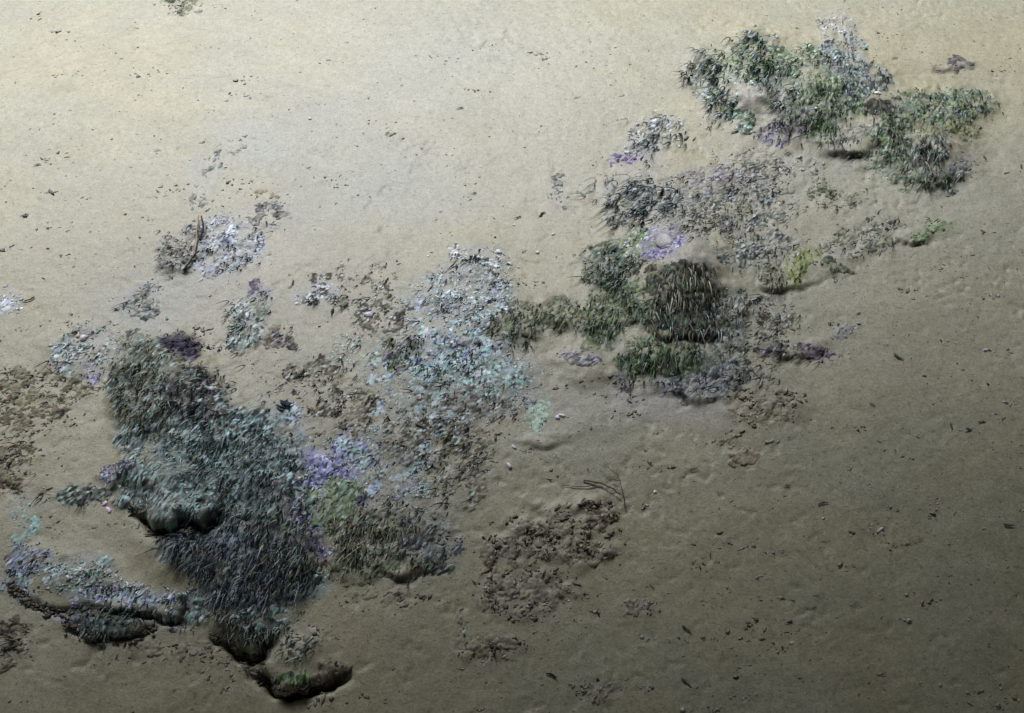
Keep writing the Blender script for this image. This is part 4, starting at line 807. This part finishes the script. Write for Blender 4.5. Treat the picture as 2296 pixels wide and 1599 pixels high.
# clover like dark rosette
p0, n0 = ground_at(640, 915); p0, n0 = p0[0], n0[0]
ro = bpy.data.objects.new('leaf_rosette', None); col.objects.link(ro); ro.location = p0
tag(ro, 'round dark clover like rosette on sand left of the hooked blades', 'weed')
for q, a in enumerate((70, 120, 165, 20)):
    s = scrap('leaf', None, None, 640 + 9 * math.cos(R(a)), 915 - 9 * math.sin(R(a)), a, .032, .016, 'night', .5)
    s.location = s.location - Vector(p0); s.parent = ro
# rusty and dark scraps strewn over the sand, told apart only by place: one group
# shells, pebbles, stones
def lump(name, label, cat, u, v, sx, sy, sz, colr, mat, seed=0, rot=0, ribs=0, sink=.25):
    r = np.random.default_rng(seed + 5)
    p, n = ground_at(u, v); p, n = p[0], n[0]
    nr, nc = 7, 12; vs_, cs_ = [], []
    d = imgdir(np.array([float(rot)]))[0]; d = norm(d - n * (d @ n)); s = np.cross(n, d)
    ph = r.random(3) * 6
    for i in range(nr + 1):
        th = math.pi * i / nr
        for j in range(nc):
            an = 2 * math.pi * j / nc
            k = 1 + .14 * math.sin(2 * an + ph[0]) + .10 * math.sin(3 * an + ph[1] + th) + .06 * math.sin(5 * an + ph[2])
            k *= 1 + ribs * .10 * math.cos(6 * an)
            vs_.append(d * sx * k * math.sin(th) * math.cos(an) + s * sy * k * math.sin(th) * math.sin(an) + n * (sz * math.cos(th) + sz * (1 - 2 * sink) * .5))
            cs_.append(np.array(colr) * r.uniform(.88, 1.1))
    f = np.array([(i * nc + j, (i + 1) * nc + j, (i + 1) * nc + (j + 1) % nc, i * nc + (j + 1) % nc) for i in range(nr) for j in range(nc)])
    o = obj(name, mesh_from(name, np.array(vs_), f, np.array(cs_), mat), None, tuple(p)); tag(o, label, cat); return o
W1 = (.80,.80,.78)
lump('shell', 'white shell with a dark notch alone on the pale upper sand', 'shell', 692, 267, .006, .005, .004, W1, M_SHELL, 1, 0, 1)
lump('shell', 'white shell on the sand above the olive hanging turf', 'shell', 1205, 567, .007, .005, .004, W1, M_SHELL, 2, 20, 1)
lump('shell', 'white shell speck below the green black scrap', 'shell', 1238, 525, .006, .004, .003, W1, M_SHELL, 3, 20, 1)
lump('shell', 'tiny white speck upper left of the green black scrap', 'shell', 1151, 506, .004, .003, .003, W1, M_SHELL, 4)
lump('shell', 'lone pinkish white bead on the dark sand right of the dead stem', 'shell', 1465, 1103, .006, .005, .005, (.82,.70,.72), M_SHELL, 5)
lump('shell', 'upper of the two pink shells beside the mint crust', 'shell', 236, 1128, .008, .006, .004, (.82,.62,.74), M_SHELL, 6, 40, 1)
lump('shell', 'lower of the two pink shells beside the mint crust', 'shell', 244, 1141, .010, .007, .004, (.80,.62,.76), M_SHELL, 7, 130, 1)
lump('pebble', 'round white pebble in the pale lichen at left', 'pebble', 189, 756, .012, .010, .009, (.74,.70,.70), M_SHELL, 8)
lump('pebble', 'small orange cream pebble left of the round white pebble', 'pebble', 172, 754, .007, .006, .005, (.66,.48,.30), M_SHELL, 9)
lump('pebble', 'cream pebble left of the periwinkle lichen', 'pebble', 678, 1073, .012, .008, .006, (.66,.55,.40), M_SHELL, 10, 30)
lump('shell', 'pinkish white shell at the top of the box shaped gap painted as shade', 'shell', 1966, 208, .013, .008, .006, (.80,.72,.66), M_SHELL, 11, 10, 1)
lump('pebble', 'tiny white pebble in the middle of the green thicket', 'pebble', 1828, 242, .006, .005, .004, W1, M_SHELL, 12)
lump('pebble', 'cream pebble at the lower edge of the green thicket', 'pebble', 1828, 283, .008, .005, .004, (.70,.66,.52), M_SHELL, 13)
lump('shell', 'pink speck on the bluish silt streak', 'shell', 505, 372, .005, .004, .003, (.80,.62,.66), M_SHELL, 14)
lump('stone', 'bare pale stone ringed by deep violet crust', 'stone', 1488, 541, .024, .036, .009, (.40,.385,.365), M_SILT, 15, 20)
lump('shell', 'left of the white bits beside the mint branching crust', 'shell', 1244, 937, .008, .006, .004, (.62,.66,.76), M_SHELL, 16, 20)
lump('shell', 'right of the white bits beside the mint branching crust', 'shell', 1262, 934, .011, .005, .004, (.78,.76,.70), M_SHELL, 17, 170)
lump('shell', 'lilac white shell on sand above the bluish lichen', 'shell', 824, 707, .016, .010, .006, (.55,.52,.60), M_SHELL, 18, 10, 1)
lump('shell', 'pink white bit left of the small low ledge', 'shell', 1155, 1000, .008, .005, .004, (.78,.66,.72), M_SHELL, 19, 140)
lump('shell', 'pink white bit with mint crust below the small low ledge', 'shell', 1140, 1046, .009, .006, .005, (.76,.66,.74), M_SHELL, 20, 120)
lump('pebble', 'white dot at the foot of the shaded mound', 'pebble', 1504, 836, .007, .005, .004, (.66,.62,.58), M_SHELL, 21)
lump('pebble', 'peach dot in the combed weed of the shaggy mound', 'pebble', 594, 985, .008, .006, .005, (.70,.55,.45), M_SHELL, 22)

# fine crumbs strewn over the whole slope, too many and too small to count
r = np.random.default_rng(99)
def strew(name, label, n, size, th, palmix, region, seed, lo_bias=None):
    r = np.random.default_rng(seed)
    u = r.uniform(region[0], region[2], n); v = r.uniform(region[1], region[3], n)
    f = fbm(u / 120, v / 60, 3, 3)
    kp = r.random(n) < np.clip(0.5 + 1.6 * f, .06, 1)
    u, v = u[kp], v[kp]
    p, nn = ground_at(u, v, r); V_, C_ = [], []
    ch = r.integers(0, len(palmix), len(u))
    for k, pl in enumerate(palmix):
        m = ch == k
        a, b = flakes(p[m], nn[m], size * .001, th * .001, 195, .3, pick(pl, m.sum(), r), r); V_.append(a); C_.append(b)
    v_, f_, c_ = merge(V_, C_, FF)
    o = obj(name, mesh_from(name, v_, f_, c_, M_LITTER, False)); tag(o, label, 'crumbs', kind='stuff')
strew('crumbs', 'fine dark crumbs and plant specks strewn all over the sand', 8000, 4.0, .6, ['dust', 'dust', 'dust', 'grey', 'dust', 'olive', 'dust', 'sand', 'dust', 'dust'], (-350, -250, 2650, 1850), 5)

def specks(name, label, ncl, seed):
    """little knots of plant specks on the sand"""
    r = np.random.default_rng(seed)
    cu = r.uniform(-300, 2600, ncl); cv = r.uniform(-200, 1800, ncl)
    kp = r.random(ncl) < np.clip(.5 + 1.5 * fbm(cu / 160, cv / 90, 6, 3), .08, 1)
    cu, cv = cu[kp], cv[kp]; V_, C_ = [], []
    for k, (a, b) in enumerate(zip(cu, cv)):
        m = int(r.integers(3, 11)); L = r.uniform(6, 26)
        p, nn = ground_at(a + r.normal(0, L, m), b + r.normal(0, L * .28, m), r)
        pl = ('olive', 'dust', 'grey', 'rust', 'dust', 'teal', 'brown', 'dust')[int(r.integers(0, 8))]
        cs = pick(pl, m, r); cs = cs + (np.array([.26, .245, .19]) - cs) * r.uniform(.1, .75, (m, 1))
        v, c = flakes(p, nn, r.uniform(.0045, .0085), .0007, 196, .2, cs, r); V_.append(v); C_.append(c)
    v_, f_, c_ = merge(V_, C_, FF)
    o = obj(name, mesh_from(name, v_, f_, c_, M_LITTER)); tag(o, label, 'specks', kind='stuff')
def edge_crumbs(name, label, runs, seed):
    """fallen crumbs lying along the broken edges"""
    r = np.random.default_rng(seed); V_, C_ = [], []
    for (pts, n, wd) in runs:
        q = spline(pts, n); u = q[:, 0] + r.normal(0, 5, n); v = q[:, 1] + np.abs(r.normal(0, wd, n)) - 4
        p, nn = ground_at(u, v, r)
        a, b = flakes(p, nn, .0085, .0045, 200, .6, pick('dust', n, r) * r.uniform(.35, 1.1, (n, 1)), r); V_.append(a); C_.append(b)
    v_, f_, c_ = merge(V_, C_, FF)
    o = obj(name, mesh_from(name, v_, f_, c_, M_LITTER, False)); tag(o, label, 'crumbs', kind='stuff')
edge_crumbs('edge_crumbs', 'fallen crumbs of silt along the broken edges at lower left', [
    ([(575,1505),(600,1535),(640,1556),(690,1549),(735,1532),(778,1510)], 150, 9),
    ([(20,1312),(60,1346),(110,1372),(190,1368),(260,1382)], 170, 9), ([(140,1402),(190,1426),(275,1436),(345,1416)], 110, 8),
    ([(470,1424),(520,1456),(562,1482),(592,1458)], 90, 9), ([(290,1134),(340,1192),(375,1200),(430,1186),(495,1174)], 110, 8)], 77)
specks('plant_specks', 'faint knots of plant specks lying all over the bare sand', 900, 21)

# ------------------------------------------------------------------ added unseen tree, there only for its shade: its crown overhangs the near, lower right part of the slope
def added_shade_tree():
    r = np.random.default_rng(3)
    ax = np.array([-.20, .98]); bx = np.array([ax[1], -ax[0]])
    tx, ty = 3.4, -5.2; tz = float(base_h(np.array(tx), np.array(ty)))
    root = bpy.data.objects.new('added_shade_tree', None); col.objects.link(root); root.location = (tx, ty, tz - .1)
    tag(root, 'added unseen broad leafy tree whose crown shades the near side of the slope', 'tree')
    base_ = np.array([tx, ty, tz - .1])
    def limb(name, pp, r0, r1):
        pts = spline(pp, 12); o = tube(name, pts, np.linspace(r0, r1, 12), (.10, .075, .05), M_LITTER, None, 9, base_)
        o.location = (0, 0, 0); o.parent = root
    top = base_ + np.array([-.4, .8, 4.4])
    limb('trunk', [base_, base_ + np.array([.1, .1, 1.8]), base_ + np.array([-.1, .4, 3.2]), top], .34, .22)
    for k, (dx, dy, dz) in enumerate(((-5.2, 6.5, 1.6), (-2.5, 7.2, 1.5), (2.0, 6.0, 1.5), (-5.5, 2.0, 1.8), (3.2, 1.0, 2.0), (0, -2.5, 2.2))):
        q = top - np.array([0, 0, .5])
        limb('limb', [q, q + np.array([dx * .35, dy * .35, dz * .5]), q + np.array([dx * .7, dy * .7, dz * .8]), q + np.array([dx, dy, dz])], .17, .04)
    n = 24000
    a = r.uniform(-5.5, CROWN_EDGE, n); b = r.uniform(-7.0, 7.0, n)
    edge = CROWN_EDGE - 0.5 + 1.6 * fbm(b * .8, b * 0 + 3, 2, 3)
    kp = (a < edge) & (r.random(n) < np.clip(.95 + .5 * fbm(a * .9, b * .9, 4, 3), .3, 1)) & (np.hypot((a + .6) / 5.6, b / 7.2) < 1.05 + .2 * fbm(a, b, 3, 2))
    a, b = a[kp], b[kp]; m = len(a)
    skirt = np.maximum(sstep(2.3, 5.0, b), sstep(2.4, 4.6, -a))          # the crown droops behind and to the right to cut low sky light
    z = CROWN_H + r.random(m) * (1.5 + 1.6 * skirt) - 3.2 * skirt + .25 * fbm(a * 1.5, b * 1.5, 6, 2)
    c = np.stack([a * ax[0] + b * bx[0], a * ax[1] + b * bx[1], z], -1)
    d = norm(r.normal(size=(m, 3)) * np.array([1, 1, .5])); nn = norm(r.normal(size=(m, 3)) + np.array([0, 0, 1.2])); s = norm(np.cross(nn, d))
    L = r.uniform(.14, .26, (m, 1))
    v = np.stack([c - d * L, c + s * L * .45 + nn * .02, c + d * L, c - s * L * .45 + nn * .02], 1)
    cc = np.repeat((np.array([.05, .085, .03]) * r.uniform(.7, 1.3, (m, 1)))[:, None], 4, 1)
    f = np.arange(m * 4).reshape(-1, 4)
    o = obj('crown', mesh_from('crown', v.reshape(-1, 3) - base_, f, cc.reshape(-1, 3), M_LITTER), root)
CROWN_EDGE, CROWN_H = 3.2, 4.3
added_shade_tree()
